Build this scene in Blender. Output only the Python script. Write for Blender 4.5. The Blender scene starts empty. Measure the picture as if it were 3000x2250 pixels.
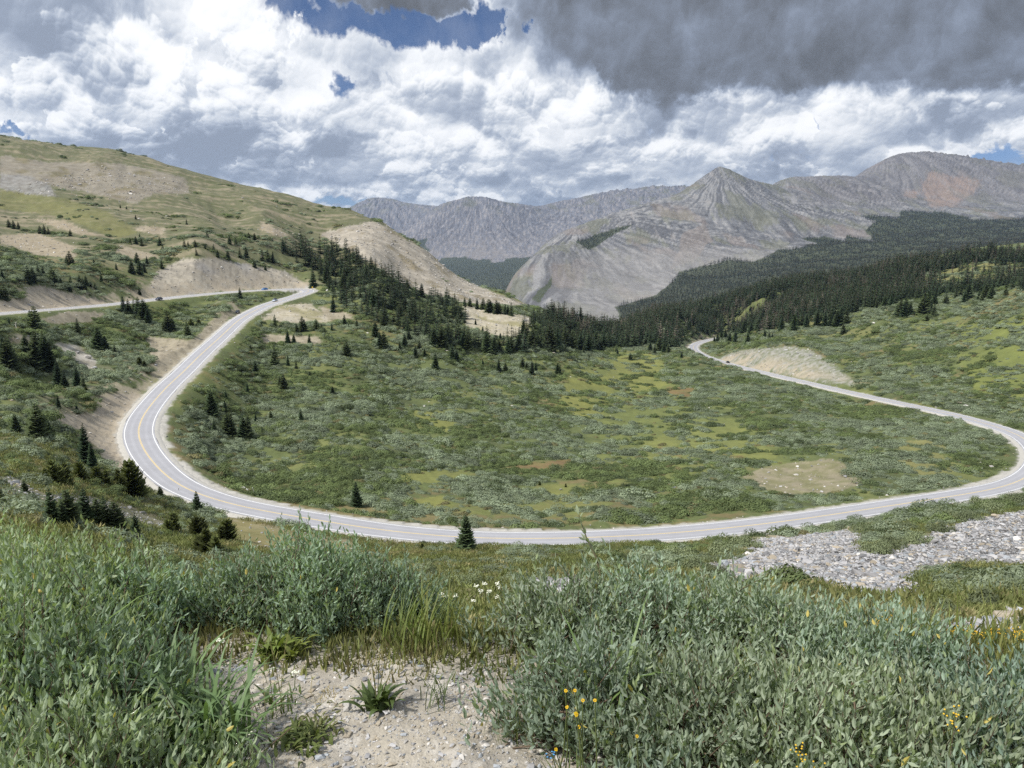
import bpy, math, random
import numpy as np
from mathutils import Vector
rng = np.random.default_rng(7)
random.seed(7)
scene = bpy.context.scene
COL = scene.collection
F = 1661.0; UC = 1106.0; VC = 829.5; HOR = 525.0          # a 2212 x 1659 frame, eye level at row 525
PITCH = math.atan((VC - HOR) / F); CP, SP = math.cos(PITCH), math.sin(PITCH)

# ------------------------------------------------------------------ helpers
def ts(u, v):
    """bearing (x per metre forward) and slope (z per metre forward) of a picture point"""
    u = np.asarray(u, float); v = np.asarray(v, float)
    x = (u - UC) / F; y = -(v - VC) / F
    fy = CP + y * SP
    return x / fy, (-SP + y * CP) / fy
def uv(x, y, z):
    d = y * CP - z * SP; h = y * SP + z * CP
    d = np.maximum(d, 1e-3)
    return UC + F * x / d, VC - F * h / d
_perm = np.random.default_rng(3).permutation(256).astype(np.int64); _perm = np.concatenate([_perm, _perm, _perm])
_ang = np.linspace(0, 2 * np.pi, 256, endpoint=False); _gx, _gy = np.cos(_ang), np.sin(_ang)
def perlin(x, y, seed=0):
    x = np.asarray(x, float) + seed * 17.31; y = np.asarray(y, float) + seed * 9.77
    xi = np.floor(x).astype(np.int64); yi = np.floor(y).astype(np.int64); fx = x - xi; fy = y - yi
    u = fx * fx * fx * (fx * (fx * 6 - 15) + 10); v = fy * fy * fy * (fy * (fy * 6 - 15) + 10)
    a = xi & 255; b = yi & 255; a1 = (a + 1) & 255; b1 = (b + 1) & 255
    def g(i, j, dx, dy):
        h = _perm[_perm[i] + j]; return _gx[h] * dx + _gy[h] * dy
    n0 = g(a, b, fx, fy) * (1 - u) + g(a1, b, fx - 1, fy) * u
    n1 = g(a, b1, fx, fy - 1) * (1 - u) + g(a1, b1, fx - 1, fy - 1) * u
    return (n0 * (1 - v) + n1 * v) * 1.5
def fbm(x, y, octv=4, seed=0, gain=.5, lac=2.03):
    s = 0; a = 1; t = 0
    for k in range(octv):
        s = s + a * perlin(x, y, seed + k * 3); t += a; a *= gain; x = x * lac; y = y * lac
    return s / t
def ridged(x, y, octv=4, seed=0):
    s = 0; a = 1; t = 0
    for k in range(octv):
        s = s + a * (1 - 2 * np.abs(perlin(x, y, seed + k * 3))); t += a; a *= .5; x = x * 2.05; y = y * 2.05
    return s / t
def sm(a, b, x):
    t = np.clip((x - a) / (b - a), 0, 1); return t * t * (3 - 2 * t)
def inpoly(u, v, poly):
    poly = np.asarray(poly, float); r = np.zeros(np.shape(u), bool); n = len(poly); j = n - 1
    for i in range(n):
        xi, yi = poly[i]; xj, yj = poly[j]
        if yi != yj:
            r ^= ((yi > v) != (yj > v)) & (u < (xj - xi) * (v - yi) / (yj - yi) + xi)
        j = i
    return r
def rbf_fit(P, val, kern):
    P = np.asarray(P, float); val = np.asarray(val, float)
    d = np.sqrt(((P[:, None] - P[None]) ** 2).sum(-1)); n = len(P)
    A = np.zeros((n + 3, n + 3)); A[:n, :n] = kern(d) + np.eye(n) * 1e-4
    A[:n, n] = 1; A[:n, n + 1:] = P; A[n, :n] = 1; A[n + 1:, :n] = P.T
    w = np.linalg.solve(A, np.concatenate([val, np.zeros(3)]))
    def ev(Q):
        out = np.empty(len(Q))
        for i in range(0, len(Q), 20000):
            q = Q[i:i + 20000]; dd = np.sqrt(((q[:, None] - P[None]) ** 2).sum(-1))
            out[i:i + 20000] = kern(dd) @ w[:n] + w[n] + q @ w[n + 1:]
        return out
    return ev
def tps(r): return r * r * np.log(r + 1e-9)
def lin(r): return r
def bilerp(G, fi, fj):
    fi = np.clip(fi, 0, G.shape[0] - 1.001); fj = np.clip(fj, 0, G.shape[1] - 1.001)
    i = fi.astype(int); j = fj.astype(int); a = fi - i; b = fj - j
    return (G[i, j] * (1 - a) * (1 - b) + G[i + 1, j] * a * (1 - b) + G[i, j + 1] * (1 - a) * b + G[i + 1, j + 1] * a * b)

def mesh_np(name, verts, faces=None, loops=None, starts=None, smooth=True, mat=None, cols=None, attrs=None, parent=None, link=True):
    """one mesh object from numpy arrays; faces is (n,3) or (n,4)"""
    me = bpy.data.meshes.new(name)
    verts = np.asarray(verts, np.float32)
    me.vertices.add(len(verts)); me.vertices.foreach_set('co', verts.ravel())
    if faces is not None:
        faces = np.asarray(faces, np.int32); k = faces.shape[1]
        loops = faces.ravel(); starts = np.arange(0, len(loops), k, dtype=np.int32)
    if loops is not None:
        me.loops.add(len(loops)); me.loops.foreach_set('vertex_index', np.asarray(loops, np.int32))
        me.polygons.add(len(starts)); me.polygons.foreach_set('loop_start', np.asarray(starts, np.int32))
        me.polygons.foreach_set('use_smooth', np.full(len(starts), smooth, bool))
    me.update(calc_edges=True)
    if cols is not None:
        ca = me.color_attributes.new('Col', 'FLOAT_COLOR', 'POINT')
        c4 = np.ones((len(verts), 4), np.float32); c4[:, :3] = cols; ca.data.foreach_set('color', c4.ravel())
    for k2, (typ, arr) in (attrs or {}).items():
        at = me.attributes.new(k2, typ, 'POINT')
        at.data.foreach_set('vector' if typ == 'FLOAT_VECTOR' else 'value', np.asarray(arr, np.int32 if typ == 'INT' else np.float32).ravel())
    if mat is not None: me.materials.append(mat)
    ob = bpy.data.objects.new(name, me)
    if link: COL.objects.link(ob)
    if parent is not None: ob.parent = parent
    return ob
def tag(o, label=None, cat=None, group=None, kind=None):
    if label: o['label'] = label
    if cat: o['category'] = cat
    if group: o['group'] = group
    if kind: o['kind'] = kind
    return o
def empty(name, loc, label, cat, group=None, rz=0.0, sc=None):
    e = bpy.data.objects.new(name, None); COL.objects.link(e); e.location = loc; e.rotation_euler = (0, 0, rz)
    e.empty_display_size = .2
    if sc is not None: e.scale = sc
    return tag(e, label, cat, group)
def gridfaces(nr, nc):
    i = np.arange(nr - 1)[:, None] * nc + np.arange(nc - 1)[None]
    return np.stack([i, i + 1, i + nc + 1, i + nc], -1).reshape(-1, 4)
class MB:
    """collects geometry pieces into one mesh"""
    def __init__(s): s.v = []; s.l = []; s.st = []; s.c = []; s.n = 0; s.nl = 0
    def add(s, v, f, col=None):
        v = np.asarray(v, float).reshape(-1, 3); f = np.asarray(f, int)
        s.v.append(v); s.l.append((f + s.n).ravel()); s.st.append(np.arange(len(f)) * f.shape[1] + s.nl)
        if col is not None: s.c.append(np.broadcast_to(np.asarray(col, float), (len(v), 3)))
        s.n += len(v); s.nl += f.size
    def build(s, name, mat=None, parent=None, smooth=True, link=True):
        return mesh_np(name, np.concatenate(s.v), loops=np.concatenate(s.l), starts=np.concatenate(s.st), smooth=smooth, mat=mat,
                       cols=np.concatenate(s.c) if s.c else None, parent=parent, link=link)
    def tube(s, pts, rad, n=5, col=None):
        pts = np.asarray(pts, float); m = len(pts); rad = np.broadcast_to(rad, (m,))
        tg = np.gradient(pts, axis=0); tg /= np.linalg.norm(tg, axis=1)[:, None] + 1e-9
        ref = np.array([0, 0, 1.]) if abs(tg[0, 2]) < .9 else np.array([1., 0, 0])
        a = np.cross(tg, ref); a /= np.linalg.norm(a, axis=1)[:, None] + 1e-9; b = np.cross(tg, a)
        th = np.arange(n) * 2 * np.pi / n
        v = pts[:, None] + rad[:, None, None] * (np.cos(th)[None, :, None] * a[:, None] + np.sin(th)[None, :, None] * b[:, None])
        i = np.arange(m - 1)[:, None] * n; j = np.arange(n)[None]; k = (j + 1) % n
        f = np.stack([i + j, i + k, i + n + k, i + n + j], -1).reshape(-1, 4)
        s.add(v.reshape(-1, 3), f, col)
    def box(s, c, d, col=None, top=(1, 1), shift=(0, 0)):
        x, y, z = d[0] / 2, d[1] / 2, d[2] / 2; tx, ty = x * top[0], y * top[1]; sx, sy = shift
        v = np.array([(-x, -y, -z), (x, -y, -z), (x, y, -z), (-x, y, -z), (sx - tx, sy - ty, z), (sx + tx, sy - ty, z), (sx + tx, sy + ty, z), (sx - tx, sy + ty, z)]) + np.array(c)
        s.add(v, [(0, 3, 2, 1), (4, 5, 6, 7), (0, 1, 5, 4), (1, 2, 6, 5), (2, 3, 7, 6), (3, 0, 4, 7)], col)

# ------------------------------------------------------------------ materials
class NT:
    """tiny node-graph helper"""
    def __init__(s, tree): s.t = tree; s.n = tree.nodes; s.l = tree.links
    def node(s, typ, **kw):
        nd = s.n.new(typ)
        for k, v in kw.items(): setattr(nd, k, v)
        return nd
    def put(s, sock, v):
        if v is None: return
        if isinstance(v, bpy.types.NodeSocket): s.l.new(v, sock)
        else:
            if sock.type == 'RGBA' and len(v) == 3: v = (*v, 1)
            sock.default_value = v
    def m(s, op, a, b=None, c=None, clamp=False):
        nd = s.node('ShaderNodeMath', operation=op, use_clamp=clamp)
        for i, x in enumerate((a, b, c)): s.put(nd.inputs[i], x)
        return nd.outputs[0]
    def vm(s, op, a, b=None, scale=None):
        nd = s.node('ShaderNodeVectorMath', operation=op); s.put(nd.inputs[0], a); s.put(nd.inputs[1], b)
        if scale is not None: s.put(nd.inputs['Scale'], scale)
        return nd.outputs[0]
    def xyz(s, x, y, z):
        nd = s.node('ShaderNodeCombineXYZ')
        for i, q in enumerate((x, y, z)): s.put(nd.inputs[i], q)
        return nd.outputs[0]
    def noise(s, vec, scale, detail=4, rough=.5, dist=0, lac=2.0):
        nd = s.node('ShaderNodeTexNoise'); s.put(nd.inputs['Vector'], vec)
        for k, v in (('Scale', scale), ('Detail', detail), ('Roughness', rough), ('Distortion', dist), ('Lacunarity', lac)): s.put(nd.inputs[k], v)
        return nd.outputs[0]
    def ss(s, a, b, x):
        nd = s.node('ShaderNodeMapRange', interpolation_type='SMOOTHSTEP'); s.put(nd.inputs[0], x); s.put(nd.inputs[1], a); s.put(nd.inputs[2], b)
        return nd.outputs[0]
    def mix(s, f, a, b, blend='MIX'):
        nd = s.node('ShaderNodeMix', data_type='RGBA', blend_type=blend); nd.clamp_factor = True
        s.put(nd.inputs[0], f); s.put(nd.inputs[6], a); s.put(nd.inputs[7], b)
        return nd.outputs[2]
def new_mat(name):
    m = bpy.data.materials.new(name); m.use_nodes = True; g = NT(m.node_tree); g.n.clear()
    out = g.node('ShaderNodeOutputMaterial'); b = g.node('ShaderNodeBsdfPrincipled')
    b.inputs['Roughness'].default_value = .85; b.inputs['Specular IOR Level'].default_value = .15
    g.l.new(b.outputs[0], out.inputs[0]); return m, g, b, out
def plain(name, col, rough=.6, spec=.3, nscale=0, namt=.15, metal=0):
    m, g, b, o = new_mat(name); b.inputs['Roughness'].default_value = rough; b.inputs['Specular IOR Level'].default_value = spec; b.inputs['Metallic'].default_value = metal
    if nscale:
        tc = g.node('ShaderNodeTexCoord').outputs['Object']; n = g.noise(tc, nscale, 3, .6)
        k = g.m('MULTIPLY_ADD', n, namt * 2, 1 - namt); c = g.vm('SCALE', col, scale=k); g.put(b.inputs['Base Color'], c)
    else: g.put(b.inputs['Base Color'], col)
    return m
def colmat(name, amt=.25, scales=(1.0, 7.0), bump=.0, bscale=4.0, trans=0.0, rough=.85, spec=.15, obj_var=0.0, inst_var=False, bdist=.02):
    """material driven by the mesh's own colour attribute, broken up by noise"""
    m, g, b, o = new_mat(name); b.inputs['Roughness'].default_value = rough; b.inputs['Specular IOR Level'].default_value = spec
    at = g.node('ShaderNodeAttribute', attribute_name='Col').outputs['Color']
    pos = g.node('ShaderNodeNewGeometry').outputs['Position']; k = None
    for sc in scales:
        n = g.noise(pos, sc, 5, .65); q = g.m('MULTIPLY_ADD', n, amt * 4, 1 - amt * 2)
        k = q if k is None else g.m('MULTIPLY', k, q)
    if obj_var:
        r = g.node('ShaderNodeObjectInfo').outputs['Random']; q = g.m('MULTIPLY_ADD', r, obj_var * 2, 1 - obj_var)
        k = q if k is None else g.m('MULTIPLY', k, q)
    c = g.vm('SCALE', at, scale=k) if k is not None else at
    g.put(b.inputs['Base Color'], c)
    if bump:
        bn = g.node('ShaderNodeBump'); bn.inputs['Strength'].default_value = bump; bn.inputs['Distance'].default_value = bdist
        g.put(bn.inputs['Height'], g.noise(pos, bscale, 5, .7)); g.l.new(bn.outputs[0], b.inputs['Normal'])
    if trans:
        tr = g.node('ShaderNodeBsdfTranslucent'); g.put(tr.inputs[0], g.vm('MULTIPLY', c, (1.25, 1.3, .6)))
        mx = g.node('ShaderNodeMixShader'); mx.inputs[0].default_value = trans
        g.l.new(b.outputs[0], mx.inputs[1]); g.l.new(tr.outputs[0], mx.inputs[2]); g.l.new(mx.outputs[0], o.inputs[0])
    return m

# ------------------------------------------------------------------ road line (3-D, from grade and bearing)
RP = [(-90,685),(0,676),(133,666),(250,656),(333,646),(433,636),(500,630),(567,626),(633,624),(662,626),(670,629),(653,635),(620,645),(583,656),(550,671),(520,688),(500,705),(473,731),(433,766),(395,805),(367,829),(333,866),(307,901),(300,924),(298,940),(313,977),(350,1020),(400,1057),(500,1090),(600,1109),(737,1132),(860,1150),(1000,1161),(1106,1164),(1300,1161),(1500,1148),(1700,1126),(1900,1096),(2050,1073),(2150,1056),(2210,1036),(2240,1010),(2245,980),(2212,945),(2150,921),(2050,893),(1900,862),(1750,828),(1600,793),(1530,773),(1500,757),(1498,746),(1515,738),(1545,731),(1590,724)]
def catmull(P, n):
    P = np.array(P, float); out = []
    for i in range(len(P) - 1):
        p0, p1, p2, p3 = P[max(i - 1, 0)], P[i], P[i + 1], P[min(i + 2, len(P) - 1)]
        for t in np.arange(n) / n:
            out.append(.5 * (2 * p1 + (p2 - p0) * t + (2 * p0 - 5 * p1 + 4 * p2 - p3) * t * t + (3 * p1 - p0 - 3 * p2 + p3) * t ** 3))
    out.append(P[-1]); return np.array(out)
def solve_road():
    Q = catmull(RP, 4); t, s = ts(Q[:, 0], Q[:, 1]); D = np.zeros(len(Q)); i0 = 33 * 4; D[i0] = 150.
    def step(i, j, g):
        d = np.linspace(D[i] * .8, D[i] * 1.25, 6001)
        ds = np.hypot(t[j] * d - t[i] * D[i], d - D[i]); e = s[j] * d - s[i] * D[i] - g * ds
        D[j] = d[np.argmin(np.abs(e) + .02 * ds)]
    for i in range(i0, 0, -1): step(i, i - 1, .06)
    for i in range(i0, len(Q) - 1): step(i, i + 1, -.06)
    P = np.stack([t * D, D, s * D], 1)
    for _ in range(4): P[1:-1] = (P[:-2] + 2 * P[1:-1] + P[2:]) / 4
    L = np.concatenate([[0], np.cumsum(np.linalg.norm(np.diff(P, axis=0), axis=1))]); n = int(L[-1] / 2.0)
    q = np.linspace(0, L[-1], n); R = np.stack([np.interp(q, L, P[:, k]) for k in range(3)], 1)
    for _ in range(10): R[1:-1] = (R[:-2] + 2 * R[1:-1] + R[2:]) / 4
    return R
ROAD = solve_road()
_tg = np.gradient(ROAD[:, :2], axis=0); _tg /= np.linalg.norm(_tg, axis=1)[:, None]
RN = np.stack([-_tg[:, 1], _tg[:, 0]], 1)                       # left-hand normal
_h = np.unwrap(np.arctan2(_tg[:, 1], _tg[:, 0])); RK = np.gradient(_h) / 2.0
for _ in range(8): RK[1:-1] = (RK[:-2] + 2 * RK[1:-1] + RK[2:]) / 4
BANK = .055 * np.tanh(RK * 45)

# ------------------------------------------------------------------ ground heights
C = []                                                             # controls: t, D, slope
def cu(u, v, D): t, s = ts(u, v); C.append((float(t), D, float(s)))
def cz(u, D, z): t, _ = ts(u, 900); C.append((float(t), D, z / D))
for i in range(0, len(ROAD), 14): C.append((ROAD[i, 0] / ROAD[i, 1], ROAD[i, 1], (ROAD[i, 2]-.3) / ROAD[i, 1]))
for u in (-700, -300, 50):
    for D, z in ((3, -1.7), (5, -2.75), (8, -4.1), (14, -7.0), (22, -10.4), (40, -16.2)): cz(u, D, z)
for u in (350, 700, 1106, 1500): 
    for D, z in ((3, -1.72), (5, -2.85), (8, -4.5), (14, -7.7), (22, -11.6), (40, -19.8)): cz(u, D, z)
for u in (1900, 2250, 2600, 3000):
    for D, z in ((3, -1.75), (5, -2.85), (8, -4.5), (14, -7.4), (22, -11.2), (40, -19.6)): cz(u, D, z)
for u in (700, 900, 1106, 1300, 1500): cu(u, 1252, 60); cu(u, 1212, 96)
for q in ((350,1165,95),(350,1128,122),(500,1160,110),(600,1150,128),(500,1190,85),(200,1105,95),(100,1080,78),(0,1050,80),(0,1000,112),(-300,1000,100),(-300,900,160),
          (150,1000,135),(250,1050,135),(200,900,180),(100,900,160),(0,900,165),(0,800,225),(150,800,255),(0,740,275),(200,740,300),(-300,760,260),(330,750,330),(400,700,385),(250,690,350),(100,700,292),(480,655,440),
          (1700,1200,98),(1700,1250,62),(1900,1140,128),(1900,1200,93),(1900,1270,58),(2100,1110,150),(2100,1180,98),(2212,1107,135),(2212,1180,96),(2212,1250,66),(2100,1300,45),(2500,1100,140),(2500,1200,80),
          # basin
          (1000,1128,164),(1300,1125,166),(1600,1105,178),(800,1105,172),(700,1000,216),(600,1050,195),(450,960,225),(400,900,250),(480,830,300),(520,760,355),(650,700,425),(700,650,500),(800,900,285),(800,800,360),(650,860,300),(900,780,395),(900,1000,228),(1150,1000,246),(1150,1080,198),(1200,900,340),(1000,900,310),(1350,950,305),(1350,870,400),(1350,800,540),(1400,750,720),(1250,770,560),(1100,800,430),(1000,765,450),
          (1500,1050,216),(1500,980,275),(1500,900,360),(1480,820,490),(1450,780,600),(1600,900,350),(1700,900,340),(1720,985,262),(1720,1015,240),(1720,1072,202),(1850,1000,246),(1850,1060,206),(1950,950,283),(2000,1010,240),(2100,1000,246),(2100,950,282),(1700,850,400),(1600,820,470),
          # right hillside
          (1650,760,600),(1750,780,530),(1800,760,560),(1800,720,640),(1800,695,680),(1900,800,470),(1900,740,560),(1950,660,640),(2050,830,420),(2050,700,560),(2212,850,375),(2212,750,440),(2212,640,540),(2500,800,380),(2500,600,520),(1650,725,740),
          # forest ridge beyond the basin
          (1500,725,830),(1400,715,860),(1300,725,760),(1200,725,640),(1600,690,1000),(1500,690,1050),(1400,685,1150),(1800,640,1000),(1800,606,1250),(1950,610,900),(1950,578,1250),(2100,600,800),(2100,558,1250),(2212,600,750),(2212,548,1250),(2500,540,1250),(1650,632,1300),(1550,655,1300),(2000,640,760),
          # left ridge
          (0,296,900),(-300,250,900),(100,312,920),(230,322,950),(350,353,950),(480,390,950),(620,425,900),(750,456,860),(0,400,690),(-300,400,650),(200,400,730),(200,460,610),(0,460,585),(0,520,480),(100,560,440),(400,420,760),(400,480,620),(300,540,520),(500,480,680),(600,520,630),(700,500,740),(0,622,318),(100,618,350),(200,600,405),(300,598,450),(450,562,505),(560,573,555),(620,580,580),(660,600,570),(700,560,640),(750,620,560),(800,640,500),(800,560,620),(800,480,820),
          # spur
          (830,492,800),(880,525,790),(924,546,780),(944,566,770),(1004,609,760),(1070,636,750),(1140,662,740),(1200,684,720),(950,620,660),(860,590,650),(1040,655,640),(1000,660,590),(1080,690,545),(1140,715,520),(1000,700,510),(900,680,500),(850,700,460),(950,740,430),(1100,735,500)):
    cu(*q)
for u, D, z in ((-300,1300,60),(0,1300,40),(230,1400,30),(480,1400,-20),(750,1300,-80),(830,1000,-70),(900,1000,-100),(1000,1000,-125),(1100,950,-125),(1000,1500,-210),(830,1500,-180),(1200,950,-122),(1200,1500,-200),(1400,1500,-205),(1600,1550,-190),(1800,1550,-175),(2100,1550,-140),(2500,1550,-110),(1300,1050,-128)): cz(u, D, z)
C = np.array(C)
_gev = rbf_fit(np.stack([C[:, 0] * 5, np.log(C[:, 1]) * 1.6], 1), C[:, 2], tps)
# base field on a regular (bearing, log distance) lattice
NT_, NL_ = 260, 300
_t = np.linspace(-1.25, 1.25, NT_); _l = np.linspace(math.log(2.5), math.log(1600.), NL_)
_LL, _TT = np.meshgrid(_l, _t, indexing='ij')
BASE = _gev(np.stack([_TT.ravel() * 5, _LL.ravel() * 1.6], 1)).reshape(NL_, NT_)
def base_z(x, y):
    d = np.clip(y, 2.5, 1600.); t = np.clip(x / d, -1.25, 1.25)
    s = bilerp(BASE, (np.log(d) - _l[0]) / (_l[1] - _l[0]), (t + 1.25) / (_t[1] - _t[0])) * d
    flat = -1.6 - .03 * np.abs(x) * 0
    w = sm(2.55, 3.6, y + .25 * np.sin(x * 1.3))
    z = flat * (1 - w) + np.minimum(s, -1.62) * w if np.ndim(y) else s
    z = np.where(y > 12, s, z)
    far = sm(1500, 2600, y); return z * (1 - far) + (-400) * far
def road_near(x, y):
    """distance to the road line, signed offset, index of nearest point (brute force, in chunks)"""
    d = np.full(x.shape, 1e9, np.float32); k = np.zeros(x.shape, np.int32)
    cand = np.where((y > 110) & (y < 1050))[0]
    R = ROAD[::2, :2].astype(np.float32)
    for i in range(0, len(cand), 40000):
        c = cand[i:i + 40000]
        q = (x[c].astype(np.float32)[:, None] - R[None, :, 0]) ** 2 + (y[c].astype(np.float32)[:, None] - R[None, :, 1]) ** 2
        a = q.argmin(1); d[c] = np.sqrt(q[np.arange(len(c)), a]); k[c] = a * 2
    off = (x - ROAD[k, 0]) * RN[k, 0] + (y - ROAD[k, 1]) * RN[k, 1]
    return d, off, k
def ground_full(x, y):
    z0 = base_z(x, y)
    amp = sm(6, 60, y)
    n = fbm(x / 55, y / 55, 4, 1) * 2.6 * sm(60, 260, y) + fbm(x / 9, y / 9, 3, 9) * .55 * amp
    hill = sm(430, 620, y)
    n = n + hill * (ridged((x * .8 + y * .35) / 70, (y * .9 - x * .3) / 160, 4, 21) * 5.0 * (1 - .5 * sm(820, 980, y)))
    near = 1 - sm(5, 30, y)
    n = n + near * (fbm(x / .9, y / .9, 3, 31) * .05 + fbm(x / .16, y / .16, 3, 33) * .012)
    d, off, k = road_near(x, y)
    zr = ROAD[k, 2] - off * BANK[k]
    z = z0 + n
    diff = np.abs(z - zr)
    w = 1 - sm(6.2, 9.5 + diff * 1.35, d)
    dig = .35 + .45 * (1 - sm(4.2, 5.2, d))
    z = z * (1 - w) + (zr - dig) * w
    return z, d, off, k, z0 + n - zr
# ground sheet: rows of constant forward distance, columns fanning out from a point behind the eye
rows = np.concatenate([np.linspace(-2, 1.2, 14), np.linspace(1.24, 4.2, 150), np.exp(np.linspace(math.log(4.24), math.log(110), 240)), np.exp(np.linspace(math.log(110.6), math.log(1000), 430)), np.exp(np.linspace(math.log(1004), math.log(1600), 90)), np.array([1700, 1900, 2300, 3000, 5000, 9000, 17000.])])
NCOL = 1150
sgrid = np.linspace(-.92, .92, NCOL)
GX = sgrid[None] * (rows[:, None] + 4.0); GY = np.repeat(rows[:, None], NCOL, 1)
gx, gy = GX.ravel(), GY.ravel()
gz, gd, goff, gk, gdiff = ground_full(gx, gy)
GZ = gz.reshape(GX.shape)
def zat(x, y):
    x = np.atleast_1d(np.asarray(x, float)); y = np.atleast_1d(np.asarray(y, float))
    fi = np.interp(y, rows, np.arange(len(rows))); fj = (x / (y + 4.0) + .92) / (sgrid[1] - sgrid[0])
    return bilerp(GZ, fi, fj)
_march = np.exp(np.linspace(math.log(2.0), math.log(1500), 1600))
def hit(u, v, dmin=2.0):
    """where the ray through a picture point meets the ground"""
    t, s = ts(u, v); m = _march[_march >= dmin]
    z = zat(t * m, m); k = np.argmax(z >= s * m)
    if z[k] < s * m[k]: k = len(m) - 1
    d = m[k]; return float(t * d), float(d), float(zat(t * d, d)[0])
# ------------------------------------------------------------------ ground zones and colours
PZ = dict(
 rockband=[(0,335),(100,350),(217,352),(267,355),(333,368),(400,385),(408,418),(333,418),(290,440),(233,425),(167,411),(83,398),(0,401)],
 rockgrey=[(0,375),(60,380),(110,400),(120,425),(60,420),(0,408)],
 meadow_hill=[(0,412),(133,428),(233,458),(300,503),(250,516),(133,468),(0,450)],
 tan1=[(260,528),(333,551),(353,556),(287,560),(250,541)], tan2=[(300,488),(360,491),(350,508),(296,498)], tan3=[(560,476),(620,505),(617,515),(565,498)],
 tan4=[(0,508),(83,505),(167,535),(160,558),(83,551),(0,525)], tan5=[(60,470),(140,478),(220,512),(150,500)],
 cut1=[(343,586),(400,558),(467,559),(533,571),(617,586),(653,609),(680,626),(567,622),(433,634),(333,645),(318,625)],
 cut2=[(55,621),(87,616),(150,633),(245,655),(133,664),(0,674),(-40,674),(-40,655),(57,645)],
 dirt1=[(117,897),(200,894),(240,850),(307,850),(290,885),(262,930),(268,985),(270,1020),(233,1004),(213,967),(167,937)],
 dirt2=[(317,728),(417,735),(460,690),(500,678),(467,725),(425,765),(388,805),(350,825),(330,781)],
 rock1=[(112,738),(167,745),(207,780),(204,800),(176,790),(150,765)], tan6=[(13,721),(67,726),(60,741),(25,741)], tan7=[(85,690),(150,672),(230,676),(200,695),(120,700)],
 grey1=[(-20,1030),(33,1030),(83,1065),(200,1074),(250,1088),(363,1128),(350,1142),(250,1124),(167,1100),(20,1084)],
 strip=[(473,1110),(567,1135),(667,1158),(760,1170),(760,1215),(640,1205),(517,1178)],
 talus=[(1635,1150),(1720,1148),(1835,1140),(1875,1160),(1848,1180),(1918,1200),(1991,1160),(2081,1125),(2260,1095),(2260,1226),(2141,1217),(2075,1222),(1995,1237),(1981,1270),(2001,1290),(1960,1312),(1900,1300),(1821,1289),(1775,1262),(1708,1240),(1660,1246),(1608,1268),(1540,1255),(1535,1220),(1615,1204),(1625,1180)],
 talus2=[(1985,1369),(2100,1340),(2260,1316),(2260,1440),(2025,1400)], talus3=[(1120,1270),(1220,1246),(1290,1262),(1275,1300),(1154,1300)],
 mound=[(1601,1030),(1661,1006),(1795,991),(1828,1004),(1835,1026),(1871,1042),(1808,1062),(1708,1070),(1650,1057)],
 cut3=[(1548,774),(1608,756),(1708,748),(1751,757),(1791,780),(1828,810),(1855,833),(1775,825),(1675,804),(1591,786)],
 mead1=[(2063,768),(2230,730),(2230,860),(2108,847),(2088,804)], mead2=[(2070,700),(2230,680),(2230,735),(2080,740)],
 mead3=[(1475,905),(1591,916),(1618,928),(1575,944),(1640,955),(1681,985),(1640,1000),(1575,1004),(1475,975)],
 mead4=[(1237,790),(1337,820),(1304,895),(1254,908),(1200,877)], mead5=[(1387,954),(1475,925),(1475,1010),(1404,1000)],
 mead6=[(1955,952),(2041,947),(2070,1018),(1995,1027),(1915,990)], mead7=[(1330,770),(1420,760),(1450,830),(1380,850),(1310,820)],
 mead8=[(1170,1045),(1290,1050),(1260,1085),(1180,1080)], mead9=[(860,1085),(960,1070),(980,1100),(880,1105)], mead10=[(900,880),(1000,900),(960,935),(890,920)], mead11=[(1690,690),(1850,690),(1960,750),(1800,745),(1700,725)], mead12=[(880,1010),(1010,1020),(990,1045),(860,1040)],
 vale=[(1215,775),(1330,762),(1430,760),(1455,830),(1500,900),(1620,905),(1700,960),(1690,1005),(1560,1012),(1460,1040),(1330,1060),(1270,1000),(1300,930),(1240,860)], vale2=[(900,1070),(1010,1090),(1250,1065),(1330,1085),(1240,1120),(1000,1110)],
 red1=[(1150,1000),(1230,992),(1280,998),(1200,1012),(1070,1012)], red2=[(1440,835),(1500,838),(1490,858),(1440,852)], red3=[(1420,965),(1480,970),(1470,985),(1420,980)], red4=[(1560,985),(1610,985),(1600,1002),(1555,1000)],
 spur=[(800,478),(835,490),(870,515),(924,542),(944,562),(1004,606),(1070,633),(1145,660),(1087,660),(1004,655),(970,640),(924,640),(847,600),(804,570),(760,545),(690,505)],
 spur2=[(1000,658),(1070,672),(1150,686),(1140,718),(1120,728),(1070,725),(1010,705)],
 hair=[(600,662),(667,655),(717,695),(640,697),(567,690)], tan8=[(560,722),(690,728),(690,742),(570,740)], tan9=[(690,660),(760,680),(760,690),(700,690)],
 island=[(560,627),(633,630),(650,631),(622,645),(597,642),(590,634)],
 clear=[(1990,600),(2080,572),(2150,566),(2212,575),(2212,600),(2140,620),(2050,622)],
)
GU, GV = uv(gx, gy, gz)
infr = (gy > 6) & (gy < 1500)
_A = gx / np.maximum(gy, 3) * 60; _B = np.log(np.maximum(gy, 3)) * 25
_warps = []
for _k, (_fa, _am) in enumerate(((1, .55), (1, 1.0), (1.6, 1.2), (2.6, 1.5), (5.0, 1.6), (9.0, 1.5), (5.0, 2.6))):
    _warps.append((GU + 17 * _am * fbm(_A * _fa, _B * _fa, 4, 51 + _k), GV + 9 * _am * fbm(_A * _fa, _B * _fa, 4, 61 + _k)))
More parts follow.
